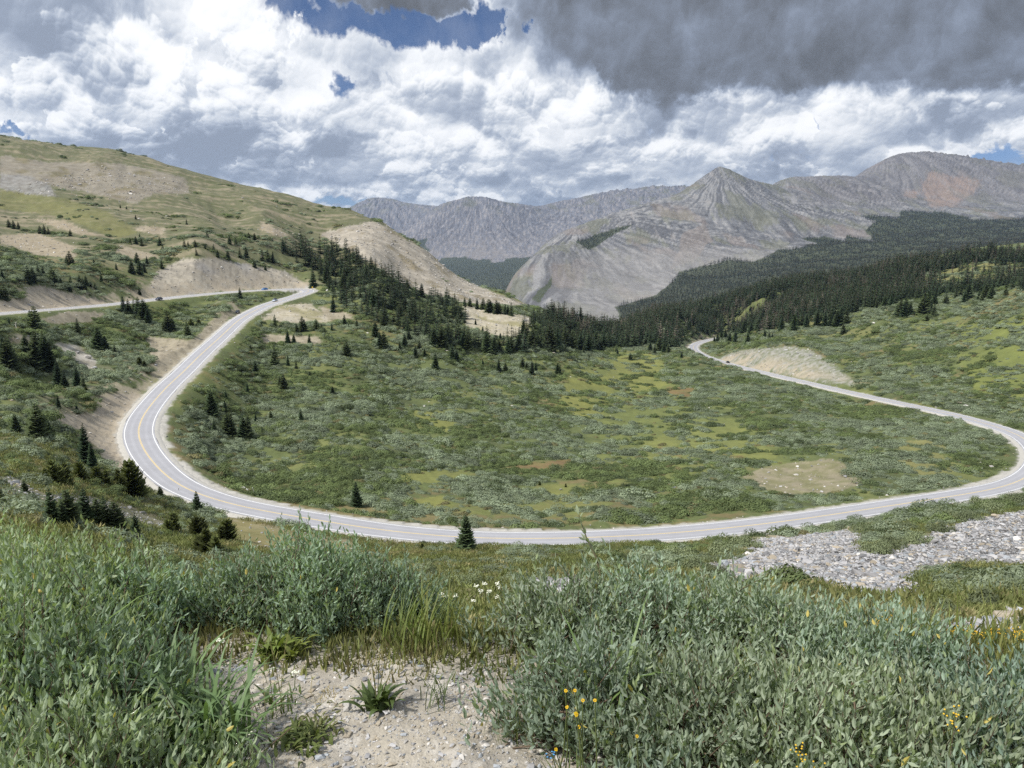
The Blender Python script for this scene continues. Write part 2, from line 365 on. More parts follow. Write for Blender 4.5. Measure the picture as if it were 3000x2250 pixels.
def _soft(p):
    q = np.asarray(p, float); lo, hi = q.min(0) - 60, q.max(0) + 60; s = np.where(infr & (GU > lo[0]) & (GU < hi[0]) & (GV > lo[1]) & (GV < hi[1]))[0]; out = np.zeros(len(gx), np.float32)
    for a, b_ in _warps: out[s] += inpoly(a[s], b_[s], p)
    return out / len(_warps)
ZM = {k: _soft(p) for k, p in PZ.items()}
for k in ('talus', 'talus2', 'talus3', 'strip', 'grey1'): ZM[k] *= (gy < 150)
for k in ('spur', 'spur2', 'clear'): ZM[k] *= (gy > 300)
ZM['rockband'] *= gy > 400
slope_n = fbm(gx / 26, gy / 26, 5, 61); fine = fbm(gx / 5, gy / 5, 4, 63); big = fbm(gx / 120, gy / 120, 4, 65)
streak = fbm((gx * .94 + gy * .34) / 60, (gy * .94 - gx * .34) / 7, 4, 67)
def mixc(c, col, w):
    w = np.clip(w, 0, 1)[:, None]; return c * (1 - w) + np.asarray(col) * w
col = np.tile(np.array([.095, .114, .043]), (len(gx), 1))
col = mixc(col, (.132, .144, .052), sm(-.05, .35, slope_n + .4 * fine))
col = mixc(col, (.072, .085, .036), sm(.05, .4, -slope_n + .4 * fine))
col = mixc(col, (.175, .135, .066), .7 * sm(.18, .45, big + .5 * fine))
hillw = sm(330, 520, gy) * sm(60, -60, gx + .18 * gy - 40) * sm(640, 520, GV + .0 * gx)
tund = np.tile(np.array([.110, .112, .060]), (len(gx), 1)); tund = mixc(tund, (.205, .178, .118), sm(-.02, .35, streak + .5 * slope_n + .3 * fine)); tund = mixc(tund, (.095, .102, .046), sm(.05, .4, -streak + .5 * slope_n))
col = col * (1 - hillw[:, None]) + tund * hillw[:, None]
below = sm(150, 130, gy) * sm(30, 45, gy)
col = mixc(col, (.155, .142, .068), below * sm(-.3, .2, slope_n + fine * .6))
col = mixc(col, (.24, .21, .15), below * sm(.22, .42, fine + .4 * slope_n) * .7)
def zone(names, c1, c2, n=None, amt=1.0, c3=None):
    n = fine if n is None else n
    w = np.zeros(len(gx))
    for q in names.split(): w = np.maximum(w, ZM[q])
    w = sm(.12, .75, w + .22 * fine)
    zc = mixc(np.tile(np.array(c1), (len(gx), 1)), c2, sm(-.3, .3, n))
    if c3 is not None: zc = mixc(zc, c3, sm(.1, .35, slope_n))
    global col
    a = (w * amt)[:, None]; col = col * (1 - a) + zc * a
zone('rockband', (.245, .218, .18), (.185, .162, .13), streak, .8, (.15, .13, .08)); zone('rockgrey', (.23, .225, .21), (.16, .15, .135), fine, .9)
zone('meadow_hill', (.155, .15, .055), (.13, .132, .05), slope_n, .7)
zone('tan1 tan2 tan3 tan4 tan5', (.30, .255, .19), (.26, .215, .15), fine, .85)
zone('cut1', (.345, .31, .25), (.255, .23, .19), streak + .5 * fine, .95, (.265, .25, .23)); zone('cut2 dirt1', (.335, .29, .23), (.265, .23, .18), fine, .92, (.27, .255, .23))
zone('dirt2 tan6 tan7 tan8 tan9', (.33, .285, .215), (.24, .205, .15), fine, .85); rill = fbm((gx + .35 * gy) / 2.2, (gy - .35 * gx) / 9, 4, 79); wz = np.maximum.reduce([ZM[k] for k in ('cut1', 'cut2', 'dirt1', 'dirt2', 'cut3', 'spur')]); col = col * (1 - (.30 * wz * sm(.0, .3, rill))[:, None])
zone('rock1', (.38, .355, .31), (.22, .2, .16), fine, .95); zone('grey1', (.27, .25, .21), (.14, .14, .08), fine, .6)
zone('strip', (.215, .185, .085), (.18, .165, .07), fine, .95)
zone('talus talus2 talus3', (.12, .115, .11), (.085, .082, .078), fine, 1.0)
zone('mound', (.245, .212, .15), (.175, .165, .09), fine + .4 * slope_n, .85); zone('cut3', (.275, .268, .24), (.14, .152, .09), fbm(gx / 4, gy / 4, 4, 71), .95)
zone('vale vale2', (.150, .165, .050), (.118, .138, .046), fine + .5 * slope_n, .65); zone('mead1 mead2', (.155, .172, .048), (.12, .14, .044), slope_n, .85); zone('mead3 mead5', (.165, .175, .055), (.135, .15, .05), slope_n, .95)
zone('mead4 mead7 mead8 mead9 mead10 mead12', (.17, .175, .052), (.145, .155, .05), slope_n, .9); zone('mead6 clear', (.185, .175, .07), (.155, .155, .06), slope_n, .85); zone('mead11', (.165, .16, .065), (.14, .145, .058), slope_n, .6)
zone('red1 red2 red3 red4', (.17, .105, .055), (.15, .12, .05), fine, .8)
zone('spur', (.34, .305, .25), (.25, .222, .18), streak, .95, (.20, .17, .115)); zone('spur2 hair', (.40, .36, .285), (.33, .29, .21), fine, .9, (.25, .225, .13))
# road sides: gravel aprons, raw cut slopes
cutw = sm(1.2, 3.0, gdiff) * sm(30, 8, gd) * sm(4.5, 6.5, gd) * sm(-.35, .1, slope_n + fine)
col = mixc(col, (.34, .29, .215), cutw * .85)
inside = np.sign(goff) == np.sign(RK[gk]); ap = np.where(inside & (np.abs(RK[gk]) > .006), 7.0, 5.6) + 1.6 * fine
ap = ap + 6 * sm(.004, .012, np.abs(RK[gk])) * inside * (gy < 430) * 0
col = mixc(col, (.36, .345, .31), sm(1.2, -.6, gd - ap))
inland = (np.abs(gx + 137) < 45) & (gy > 400) & (gy < 640) & (gd < 24) & (ZM['island'] < .5); hp = inland & inpoly(GU, GV, [(585,628),(672,620),(690,628),(655,640),(600,652),(560,668),(520,690),(540,668),(590,650),(608,644),(625,638),(640,633),(610,630)])
col[hp] = (.36, .345, .315)
# trodden gravel pull-out at the viewer's feet
gw = (1 - sm(2.72, 3.4, gy + .35 * fbm(gx * 1.6, gy * 1.6, 3, 73)))
gcol = mixc(np.tile(np.array([.37, .335, .275]), (len(gx), 1)), (.29, .265, .225), sm(-.2, .3, fbm(gx / .35, gy / .35, 4, 75))); gcol = mixc(gcol, (.44, .41, .36), sm(.1, .35, fbm(gx / .12, gy / .12, 3, 77)))
col = col * (1 - gw[:, None]) + gcol * gw[:, None]
nearveg = sm(4.0, 5.5, gy) * sm(40, 25, gy)
col = mixc(col, (.10, .105, .05), nearveg * .8)

mat_ground = colmat('ground_soil', .16, (.16, .7, 3.5, 45.0), bump=.5, bscale=14.0, bdist=.05)
faces = gridfaces(len(rows), NCOL)
ground = mesh_np('ground', np.stack([gx, gy, gz], 1), faces, mat=mat_ground, cols=col); tag(ground, kind='structure')
# masks for planting
bare = np.zeros(len(gx))
for k in ('rockband rockgrey tan1 tan2 tan3 tan4 tan5 cut1 cut2 dirt1 dirt2 rock1 grey1 strip talus talus2 talus3 mound cut3 spur spur2 hair tan6 tan7 tan8 tan9').split(): bare = np.maximum(bare, ZM[k])
bare = np.maximum(bare, hp)
mead = np.zeros(len(gx))
for k in ('mead1 mead2 mead3 mead4 mead5 mead6 mead7 mead8 mead9 mead10 mead12 meadow_hill red1 red2 red3 red4 clear').split(): mead = np.maximum(mead, ZM[k])
BARE = bare.astype(np.float32).reshape(GX.shape); mead = np.maximum(mead, .52 * np.maximum(ZM['vale'], ZM['vale2'])); MEAD = mead.astype(np.float32).reshape(GX.shape); RDIST = gd.reshape(GX.shape)
def gsample(G, x, y):
    fi = np.interp(y, rows, np.arange(len(rows))); fj = (x / (y + 4.0) + .92) / (sgrid[1] - sgrid[0]); return bilerp(G, fi, fj)

# ------------------------------------------------------------------ road, markings, shoulders
def ribbon(name, offs, drops, mat, lift=0.0, i0=0, i1=None, wob=0.0, kind='structure', cols=None):
    R = ROAD[i0:i1]; n = RN[i0:i1]; bk = BANK[i0:i1]; m = len(R); vs = []
    for o, dz in zip(offs, drops):
        oo = np.full(m, float(o))
        if wob: oo = oo + np.sign(o) * wob * fbm(np.arange(m) * .23, np.full(m, o * 3.1), 3, 81)
        vs.append(np.stack([R[:, 0] + n[:, 0] * oo, R[:, 1] + n[:, 1] * oo, R[:, 2] - oo * bk + dz + lift], 1))
    V = np.stack(vs, 1).reshape(-1, 3)
    o = mesh_np(name, V, gridfaces(m, len(offs))[:, ::-1], mat=mat); tag(o, kind=kind); return o
mat_asph, g, b, _ = new_mat('asphalt'); pos = g.node('ShaderNodeNewGeometry').outputs['Position']
k1 = g.m('MULTIPLY_ADD', g.noise(pos, .25, 4, .6), .28, .86); k2 = g.m('MULTIPLY_ADD', g.noise(pos, 9.0, 3, .7), .3, .85)
g.put(b.inputs['Base Color'], g.vm('SCALE', g.node('ShaderNodeAttribute', attribute_name='Col').outputs['Color'], scale=g.m('MULTIPLY', k1, k2)))
mat_shoulder = plain('shoulder_gravel', (.385, .37, .335), .95, .1, 1.6, .25)
mat_white = plain('white_road_paint', (.80, .80, .78), .6, .2, 2.5, .08); mat_yellow = plain('yellow_road_paint', (.66, .50, .20), .6, .2, 2.5, .1)
_ro = (4.05, 3.3, 2.9, 2.5, 1.85, 1.2, .8, 0, -.8, -1.2, -1.85, -2.5, -2.9, -3.3, -4.05); road = ribbon('road', _ro, [-.03 * (abs(q) / 4.05) + .02 * (1 - abs(q) / 4.05) for q in _ro], mat_asph)
_wc = np.array([1.02, 1.0, .93, .93, 1.03, .92, .93, 1.0, .93, .92, 1.03, .93, .93, 1.0, 1.02]); _wl = 1 + .07 * fbm(np.arange(len(ROAD)) / 22., np.zeros(len(ROAD)), 4, 83); _wv = (_wl[:, None] * _wc[None]).ravel()
_ca = road.data.color_attributes.new('Col', 'FLOAT_COLOR', 'POINT'); _c4 = np.ones((len(_wv), 4), np.float32); _c4[:, :3] = (_wv[:, None] * np.array([.325, .325, .342])); _ca.data.foreach_set('color', _c4.ravel())
ribbon('road_shoulder', (4.05, 4.75, 5.3, 7.6), (-.035, -.10, -.28, -1.7), mat_shoulder, wob=.3); ribbon('road_shoulder', (-7.6, -5.3, -4.75, -4.05), (-1.7, -.28, -.10, -.035), mat_shoulder, wob=.3)
for s in (1, -1): ribbon('road_edge_line', ((3.64, 3.47) if s > 0 else (-3.47, -3.64)), (-.012, -.012), mat_white, .016)
ribbon('road_centre_line', (.18, .06), (.02, .02), mat_yellow, .006); ribbon('road_centre_line', (-.06, -.18), (.02, .02), mat_yellow, .006)

# ------------------------------------------------------------------ far mountains
def crest(pts, n=6): return catmull(np.array(pts, float), n)
def mountain(name, u0, u1, d0, d1, nt, nd, ctrl, crests, zones, amps, seed, base, sil, far=1.0, apex=()):
    d0 *= far; d1 *= far; ctrl = [(a, b, c * far) for a, b, c in ctrl]; crests = [[(a, b, c * far) for a, b, c in cr] for cr in crests]; base = [(a, b * far, c * far) for a, b, c in base]
    Cc = []; bk = []; cp = []
    for u, v, D in ctrl: t, s = ts(u, v); Cc.append((t, D, s * D))
    for cr in crests:
        Q = crest(cr)
        t, s = ts(Q[:, 0], Q[:, 1])
        for i in range(len(Q)):
            Cc.append((t[i], Q[i, 2], s[i] * Q[i, 2]))
            if sil is None or cr in sil: bk.append((t[i], Q[i, 2] + 900, s[i] * Q[i, 2] - 380))
            cp.append((t[i] * Q[i, 2], Q[i, 2]))
    cp = np.array(cp, float)
    for t, D, z in bk:
        if np.min(np.hypot(cp[:, 0] - t * D, cp[:, 1] - D)) > 390: Cc.append((t, D, z))
    for u, D, z in base: t, _ = ts(u, 900); Cc.append((t, D, z))
    Cc = np.array([(float(a), float(b_), float(c)) for a, b_, c in Cc])
    P = np.stack([Cc[:, 0] * Cc[:, 1], Cc[:, 1]], 1) / 1000
    ev = rbf_fit(P, Cc[:, 2], lin)
    t0, _ = ts(u0, 600); t1, _ = ts(u1, 600)
    T = np.linspace(t0, t1, nt); Dr = np.exp(np.linspace(math.log(d0), math.log(d1), nd))
    DD, TT = np.meshgrid(Dr, T, indexing='ij'); x, y = (TT * DD).ravel(), DD.ravel()
    lt = np.linspace(t0, t1, 280); ld = np.exp(np.linspace(math.log(d0), math.log(d1), 170)); a, b_ = np.meshgrid(ld, lt, indexing='ij')
    G = ev(np.stack([(a * b_).ravel(), a.ravel()], 1) / 1000).reshape(a.shape)
    z = bilerp(G, (np.log(y) - math.log(d0)) / math.log(d1 / d0) * 169, (x / y - t0) / (t1 - t0) * 279)
    A1, A2, A3 = amps
    rd = .65 * ridged(x / A2, y / (A2 * 3.0), 5, seed) + .35 * ridged(x / (A2 * .36), y / (A2 * .95), 5, seed + 3); rf = fbm(x / 60, y / 140, 5, seed + 7)
    wsum = 0; rad = 0; rcol = 0
    for (ua, va, Da) in apex:
        ta, _s = ts(ua, va); Da *= far; ax_, ay_ = float(ta) * Da, Da; rr0 = np.hypot(x - ax_, y - ay_) + 60; ph = np.arctan2(x - ax_, y - ay_); wgt = 1 / rr0 ** 3
        wob = .05 * fbm(x / 300, y / 300, 3, seed + 41); rad = rad + wgt * ridged((ph + wob) * 9, rr0 / 1500, 5, seed + 43); rcol = rcol + wgt * fbm((ph + wob) * 34, rr0 / 700, 5, seed + 47); wsum = wsum + wgt
    rad = rad / wsum; rcol = rcol / wsum; rd = .45 * rd + .6 * rad
    steep = sm(-230, 20, z); cpf = cp[::2]
    dc = np.concatenate([np.sqrt(((np.stack([x, y], 1)[i:i + 30000, None] - cpf[None]) ** 2).sum(-1)).min(1) for i in range(0, len(x), 30000)])
    ca = .06 + .94 * sm(0, 600, dc)
    z = z + A1 * (rd - .1) * steep * ca + A1 * .10 * ridged(x / 38, y / 85, 4, seed + 5) * steep + A3 * rf * (.4 + .6 * steep) * (.3 + .7 * ca)
    u, v = uv(x, y, z)
    wu = u + 14 * fbm(x / 130, y / 260, 4, seed + 11); wv = v + 7 * fbm(x / 130, y / 260, 4, seed + 13)
    n1 = fbm(x / 70, y / 420, 5, seed + 17); n2 = fbm(x / 200, y / 300, 5, seed + 19); n3 = fbm(x / 25, y / 160, 4, seed + 23)
    n1 = .35 * n1 + 1.15 * rcol; c = zones(x, y, z, wu, wv, n1, n2, n3, rd)
    ob = mesh_np(name, np.stack([x, y, z], 1), gridfaces(nd, nt), mat=mat_mtn, cols=c); tag(ob, kind='structure')
    Z = z.reshape(nd, nt)
    def mz(px, py): return bilerp(Z, (np.log(py) - math.log(d0)) / math.log(d1 / d0) * (nd - 1), (px / py - t0) / (t1 - t0) * (nt - 1))
    return mz
mat_mtn = colmat('mountain_scree', .19, (.014, .06, .22), bump=.6, bscale=.05, bdist=12.0)
GREY = np.array([.142, .142, .146])  # cloud shadow put into the rock colour: grey darkened and cooled
P_SCAR = [(1998,372),(2060,378),(2120,390),(2100,420),(2060,445),(2010,450),(1993,420)]
P_SCAR2 = [(1960,412),(1985,415),(1975,428),(1950,425)]
P_OR = [(1480,500),(1520,480),(1540,520),(1500,560),(1450,580)]
P_FOREST_FAR = [(1475,585),(1541,568),(1575,560),(1635,565),(1681,541),(1735,535),(1765,525),(1735,513),(1781,513),(1825,521),(1828,508),(1891,523),(1871,498),(1888,478),(1855,466),(1900,466),(1941,471),(1948,456),(2041,458),(2108,475),(2320,471),(2320,560),(1340,700),(1330,662),(1420,640)]
P_FOREST_VAL = [(944,563),(970,555),(1064,561),(1057,570),(1104,558),(1157,553),(1200,540),(1140,600),(1200,600),(1150,650),(1060,660),(960,610)]
P_FP = [[(1240,521),(1337,491),(1367,485),(1304,521),(1270,541)], [(1150,646),(1194,598),(1190,621),(1160,655)], [(1560,700),(1560,560),(1575,560)], [(1500,590),(1520,545),(1540,545)]]
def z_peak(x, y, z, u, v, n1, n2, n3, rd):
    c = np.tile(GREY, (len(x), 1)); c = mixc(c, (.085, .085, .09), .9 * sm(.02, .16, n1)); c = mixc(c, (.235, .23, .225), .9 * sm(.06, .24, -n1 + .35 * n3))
    c = mixc(c, (.118, .120, .080), .6 * sm(.04, .26, n2 + .45 * n3)); c = mixc(c, (.27, .25, .235), .6 * sm(.2, .4, n3) * sm(.0, .25, -n2))
    c = mixc(c, (.19, .15, .125), .4 * sm(.22, .34, fbm(x / 260, y / 500, 4, 131)))
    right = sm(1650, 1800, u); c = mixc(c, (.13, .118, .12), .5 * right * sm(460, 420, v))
    for p in (P_SCAR, P_SCAR2): c = mixc(c, (.23, .172, .138), .85 * sum(inpoly(u + a_ * n3, v + a_ * .6 * n1, p).astype(float) for a_ in (0, 12, -14, 26, 40)) / 5 * (.45 + .55 * sm(-.2, .25, n1)))
    c = mixc(c, (.21, .175, .15), .5 * inpoly(u, v, P_OR))
    low = sm(525, 560, v) * sm(1150, 1300, u) * (u < 1700); c = mixc(c, (.235, .225, .215), .6 * low)
    for p in P_FP[:2] + [P_FOREST_FAR]: c = mixc(c, (.05, .06, .032), .9 * inpoly(u, v, p))
    return mixc(c, (.06, .07, .035), sm(2000, 1850, y))
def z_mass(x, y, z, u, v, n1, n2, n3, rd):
    c = np.tile(np.array([.140, .138, .150]), (len(x), 1)); c = mixc(c, (.09, .085, .092), .9 * sm(.04, .2, n1)); c = mixc(c, (.24, .22, .21), .8 * sm(.06, .24, n3 - .4 * n1))  # range greys also kept low and cool in place of cloud shadow
    c = mixc(c, (.125, .122, .092), .8 * sm(.03, .3, n2) * sm(470, 440, v)); c = mixc(c, (.235, .215, .20), .6 * sm(500, 545, v) * sm(-.2, .2, n1))
    c = mixc(c, (.05, .06, .032), .92 * (inpoly(u, v, P_FOREST_VAL) | (v > 640) | inpoly(u, v, [(895,520),(920,515),(925,540),(905,545)]))); return mixc(c, (.055, .065, .035), sm(5265, 4860, y))
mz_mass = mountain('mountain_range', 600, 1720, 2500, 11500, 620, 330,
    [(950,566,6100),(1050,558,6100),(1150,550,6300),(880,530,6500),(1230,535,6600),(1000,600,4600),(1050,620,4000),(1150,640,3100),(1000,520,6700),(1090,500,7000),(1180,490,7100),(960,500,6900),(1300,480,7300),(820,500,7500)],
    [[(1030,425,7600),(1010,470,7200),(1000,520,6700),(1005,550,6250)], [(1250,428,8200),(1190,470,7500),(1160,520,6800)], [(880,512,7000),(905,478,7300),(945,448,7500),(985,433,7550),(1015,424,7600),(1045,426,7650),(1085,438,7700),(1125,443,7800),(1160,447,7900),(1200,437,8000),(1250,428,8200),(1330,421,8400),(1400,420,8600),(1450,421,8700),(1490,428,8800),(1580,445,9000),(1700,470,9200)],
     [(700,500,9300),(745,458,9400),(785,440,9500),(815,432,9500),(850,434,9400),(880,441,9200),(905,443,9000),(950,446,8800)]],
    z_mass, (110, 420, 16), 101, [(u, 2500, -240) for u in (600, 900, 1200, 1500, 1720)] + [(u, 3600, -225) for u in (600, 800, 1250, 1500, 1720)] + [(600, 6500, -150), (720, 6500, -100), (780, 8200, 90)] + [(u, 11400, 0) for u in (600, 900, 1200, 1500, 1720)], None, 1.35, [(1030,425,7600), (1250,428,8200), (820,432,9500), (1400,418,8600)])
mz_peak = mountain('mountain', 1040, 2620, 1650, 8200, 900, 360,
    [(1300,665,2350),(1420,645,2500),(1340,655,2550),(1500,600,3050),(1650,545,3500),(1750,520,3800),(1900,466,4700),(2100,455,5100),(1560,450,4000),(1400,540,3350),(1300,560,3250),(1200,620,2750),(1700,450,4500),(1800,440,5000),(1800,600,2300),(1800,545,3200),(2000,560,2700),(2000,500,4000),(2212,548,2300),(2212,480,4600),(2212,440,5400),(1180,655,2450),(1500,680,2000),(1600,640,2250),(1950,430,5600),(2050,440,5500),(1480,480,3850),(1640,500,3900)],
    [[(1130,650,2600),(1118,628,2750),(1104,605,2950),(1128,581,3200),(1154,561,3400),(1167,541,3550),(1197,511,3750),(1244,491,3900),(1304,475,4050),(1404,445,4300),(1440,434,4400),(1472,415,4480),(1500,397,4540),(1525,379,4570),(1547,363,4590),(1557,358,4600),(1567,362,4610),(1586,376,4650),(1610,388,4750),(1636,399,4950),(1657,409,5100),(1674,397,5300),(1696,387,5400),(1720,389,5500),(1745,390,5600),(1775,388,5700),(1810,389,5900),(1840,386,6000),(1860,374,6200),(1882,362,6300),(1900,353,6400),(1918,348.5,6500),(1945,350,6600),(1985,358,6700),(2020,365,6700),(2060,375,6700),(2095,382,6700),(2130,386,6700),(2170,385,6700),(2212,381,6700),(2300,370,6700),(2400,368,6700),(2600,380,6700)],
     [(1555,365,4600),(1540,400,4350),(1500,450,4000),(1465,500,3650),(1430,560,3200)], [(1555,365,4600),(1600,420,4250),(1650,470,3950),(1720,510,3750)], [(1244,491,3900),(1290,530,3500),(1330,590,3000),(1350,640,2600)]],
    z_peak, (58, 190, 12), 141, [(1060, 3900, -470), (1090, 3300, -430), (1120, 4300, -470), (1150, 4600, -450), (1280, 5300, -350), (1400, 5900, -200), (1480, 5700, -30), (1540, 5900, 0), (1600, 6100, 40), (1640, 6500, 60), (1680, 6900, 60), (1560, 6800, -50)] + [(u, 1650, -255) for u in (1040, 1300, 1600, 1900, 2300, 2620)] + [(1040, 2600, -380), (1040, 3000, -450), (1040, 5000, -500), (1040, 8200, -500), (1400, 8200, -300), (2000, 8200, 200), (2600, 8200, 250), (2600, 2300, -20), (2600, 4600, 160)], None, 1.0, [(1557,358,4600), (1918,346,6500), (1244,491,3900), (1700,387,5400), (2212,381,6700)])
# ------------------------------------------------------------------ plant models
def conifer_mesh(name, h, width, nw, nb, nst, r, col, tip, gap=.08, top=1.0, base=.04, up=0.0, dead=False):
    """crown (drooping branch sprays in whorls) as an MB; returns crown, trunk"""
    cr = MB(); tr = MB()
    V = []; Fc = []; Cc = []; n0 = 0
    st = np.linspace(0, 1, nst)
    for w in range(nw):
        f = (w + r.random() * .7) / nw; zh = h * (base + (1 - base - .03) * f)
        L0 = width * h * ((1 - f) ** (.78 * top)) + .012 * h
        k = max(4, int(nb * (1 - .45 * f))); a0 = r.random() * 6.28
        for b in range(k):
            if r.random() < gap: continue
            a = a0 + (b + r.uniform(-.3, .3)) * 2 * np.pi / k; L = L0 * r.uniform(.68, 1.18)
            dr = (.30 - .55 * f - up) * r.uniform(.7, 1.3)
            wd = L * r.uniform(.26, .36) + .012 * h
            prof = np.where(np.arange(nst) % 2 == 0, .55, 1.05) * np.sin(np.pi * np.clip(st * .82 + .16, 0, 1)) ** .8; prof[-1] = .05
            rad = L * st; zc = zh - dr * L * st + .16 * L * st ** 2.4
            ca, sa = math.cos(a), math.sin(a)
            px = np.stack([rad * ca, rad * sa, zc], 1); sd_ = np.array([-sa, ca, 0.])
            l = px + sd_ * (wd * prof)[:, None] - np.array([0, 0, 1.]) * (wd * prof * .55)[:, None] + r.normal(0, .012 * h * .4, (nst, 3))
            rr = px - sd_ * (wd * prof)[:, None] - np.array([0, 0, 1.]) * (wd * prof * .55)[:, None] + r.normal(0, .012 * h * .4, (nst, 3))
            v = np.stack([l, px, rr], 1).reshape(-1, 3)
            i = np.arange(nst - 1)[:, None] * 3 + np.array([0, 1])[None]
            fq = np.stack([i, i + 1, i + 4, i + 3], -1).reshape(-1, 4)
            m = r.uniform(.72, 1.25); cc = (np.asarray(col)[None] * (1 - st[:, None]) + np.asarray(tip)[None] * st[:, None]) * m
            V.append(v); Fc.append(fq + n0); Cc.append(np.repeat(cc, 3, 0)); n0 += len(v)
    # leader
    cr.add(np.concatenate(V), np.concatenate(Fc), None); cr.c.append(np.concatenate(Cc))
    tr.tube([(0, 0, -.03 * h), (0, 0, .3 * h), (r.normal(0, .004 * h), r.normal(0, .004 * h), .7 * h), (0, 0, h)], [.019 * h, .014 * h, .008 * h, .002 * h], 6, (.12, .095, .075))
    return cr, tr
mat_needles = colmat('conifer_needles', .12, (.9,), rough=.8, spec=.1, obj_var=.36, trans=.12)
mat_bark = colmat('bark', .15, (6.0,), rough=.95, spec=.05)
mat_scrub = colmat('willow_scrub_leaves', .10, (.35,), rough=.75, spec=.15, obj_var=.34, trans=.22)
def rr_(s): return np.random.default_rng(s)
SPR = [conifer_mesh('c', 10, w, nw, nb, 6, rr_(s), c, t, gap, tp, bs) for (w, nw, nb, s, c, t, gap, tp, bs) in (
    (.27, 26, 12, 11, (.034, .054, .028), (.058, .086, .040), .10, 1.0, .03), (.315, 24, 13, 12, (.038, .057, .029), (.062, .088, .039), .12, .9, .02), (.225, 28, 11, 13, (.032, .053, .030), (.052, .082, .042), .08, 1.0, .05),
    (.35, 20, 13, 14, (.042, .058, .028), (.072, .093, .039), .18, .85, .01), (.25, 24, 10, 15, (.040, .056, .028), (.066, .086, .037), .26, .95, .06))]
PINE = [conifer_mesh('c', 4, w, 13, 10, 6, rr_(s), (.045, .058, .020), (.085, .098, .030), .15, .62, .0, .55) for w, s in ((.34, 21), (.42, 22))]
SNAG = conifer_mesh('c', 10, .09, 16, 6, 5, rr_(31), (.13, .105, .085), (.17, .14, .115), .3, .8, .12)
def pair_join(ct, name):
    """crown and trunk in one mesh, for trees too small to show parts"""
    m = MB()
    for q in ct:
        off = m.n; offl = m.nl
        for a in q.v: m.v.append(a)
        for a in q.l: m.l.append(a + off)
        for a in q.st: m.st.append(a + offl)
        for a in q.c: m.c.append(a)
        m.n += q.n; m.nl += q.nl
    return m.build(name, mat_needles, link=False)
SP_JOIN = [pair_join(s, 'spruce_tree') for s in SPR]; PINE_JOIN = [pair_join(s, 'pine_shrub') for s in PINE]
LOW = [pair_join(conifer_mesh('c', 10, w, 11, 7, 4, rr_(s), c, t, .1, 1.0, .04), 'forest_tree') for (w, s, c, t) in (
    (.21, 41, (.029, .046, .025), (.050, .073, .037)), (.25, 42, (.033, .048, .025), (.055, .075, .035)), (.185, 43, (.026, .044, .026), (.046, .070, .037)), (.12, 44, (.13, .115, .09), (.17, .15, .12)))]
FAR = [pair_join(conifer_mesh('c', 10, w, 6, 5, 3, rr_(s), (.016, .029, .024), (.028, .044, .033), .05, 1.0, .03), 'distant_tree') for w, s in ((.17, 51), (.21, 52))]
def shrub_cards(r, n, R, H, size, c1, c2, bumps=5):
    """rounded clump of small leaf sprays"""
    bx = r.normal(0, R * .42, (bumps, 2)); bh = H * r.uniform(.65, 1.0, bumps); br = R * r.uniform(.42, .7, bumps)
    k = r.integers(0, bumps, n); th = r.random(n) * 2 * np.pi; ph = np.arccos(r.uniform(-.05, 1, n)); q = r.uniform(.72, 1.05, n)
    d = np.stack([np.sin(ph) * np.cos(th), np.sin(ph) * np.sin(th), np.cos(ph)], 1)
    p = np.stack([bx[k, 0], bx[k, 1], np.zeros(n)], 1) + d * q[:, None] * np.stack([br[k], br[k], bh[k]], 1); p[:, 2] += .02 * H
    nrm = d * 1.1 + r.normal(0, .28, (n, 3)) + np.array([0, 0, .25]); nrm /= np.linalg.norm(nrm, axis=1)[:, None]
    up = np.array([0, 0, 1.]) + r.normal(0, .45, (n, 3)) + d * .5; a = np.cross(nrm, up); a /= np.linalg.norm(a, axis=1)[:, None]; b = np.cross(a, nrm)
    s = size * r.uniform(.6, 1.35, n)[:, None]
    v = np.stack([p - b * s, p + a * s * .42, p + b * s, p - a * s * .42], 1).reshape(-1, 3)
    f = np.arange(n * 4).reshape(-1, 4); w = r.random(n)[:, None]; c = (np.array(c1) * (1 - w) + np.array(c2) * w) * r.uniform(.9, 1.1, (n, 1))
    return v, f, np.repeat(c, 4, 0)
def scrub_proto(s, n, R, H, size, c1, c2):
    m = MB(); v, f, c = shrub_cards(rr_(s), n, R, H, size, c1, c2); m.add(v, f); m.c.append(c); return m.build('scrub_clump', mat_scrub, link=False)
GREYG = ((.158, .196, .126), (.245, .285, .190)); GREEN = ((.105, .142, .056), (.155, .192, .080)); DARKG = ((.078, .104, .048), (.110, .140, .068))
SCRUB = [scrub_proto(61, 1000, 1.5, 1.05, .12, *GREYG), scrub_proto(62, 850, 1.3, .9, .12, *GREYG), scrub_proto(63, 950, 1.5, 1.0, .12, *GREEN), scrub_proto(64, 800, 1.2, .85, .12, *GREEN), scrub_proto(65, 900, 1.4, .95, .12, *DARKG), scrub_proto(66, 600, 1.1, .55, .11, (.165, .155, .075), (.215, .20, .10))]

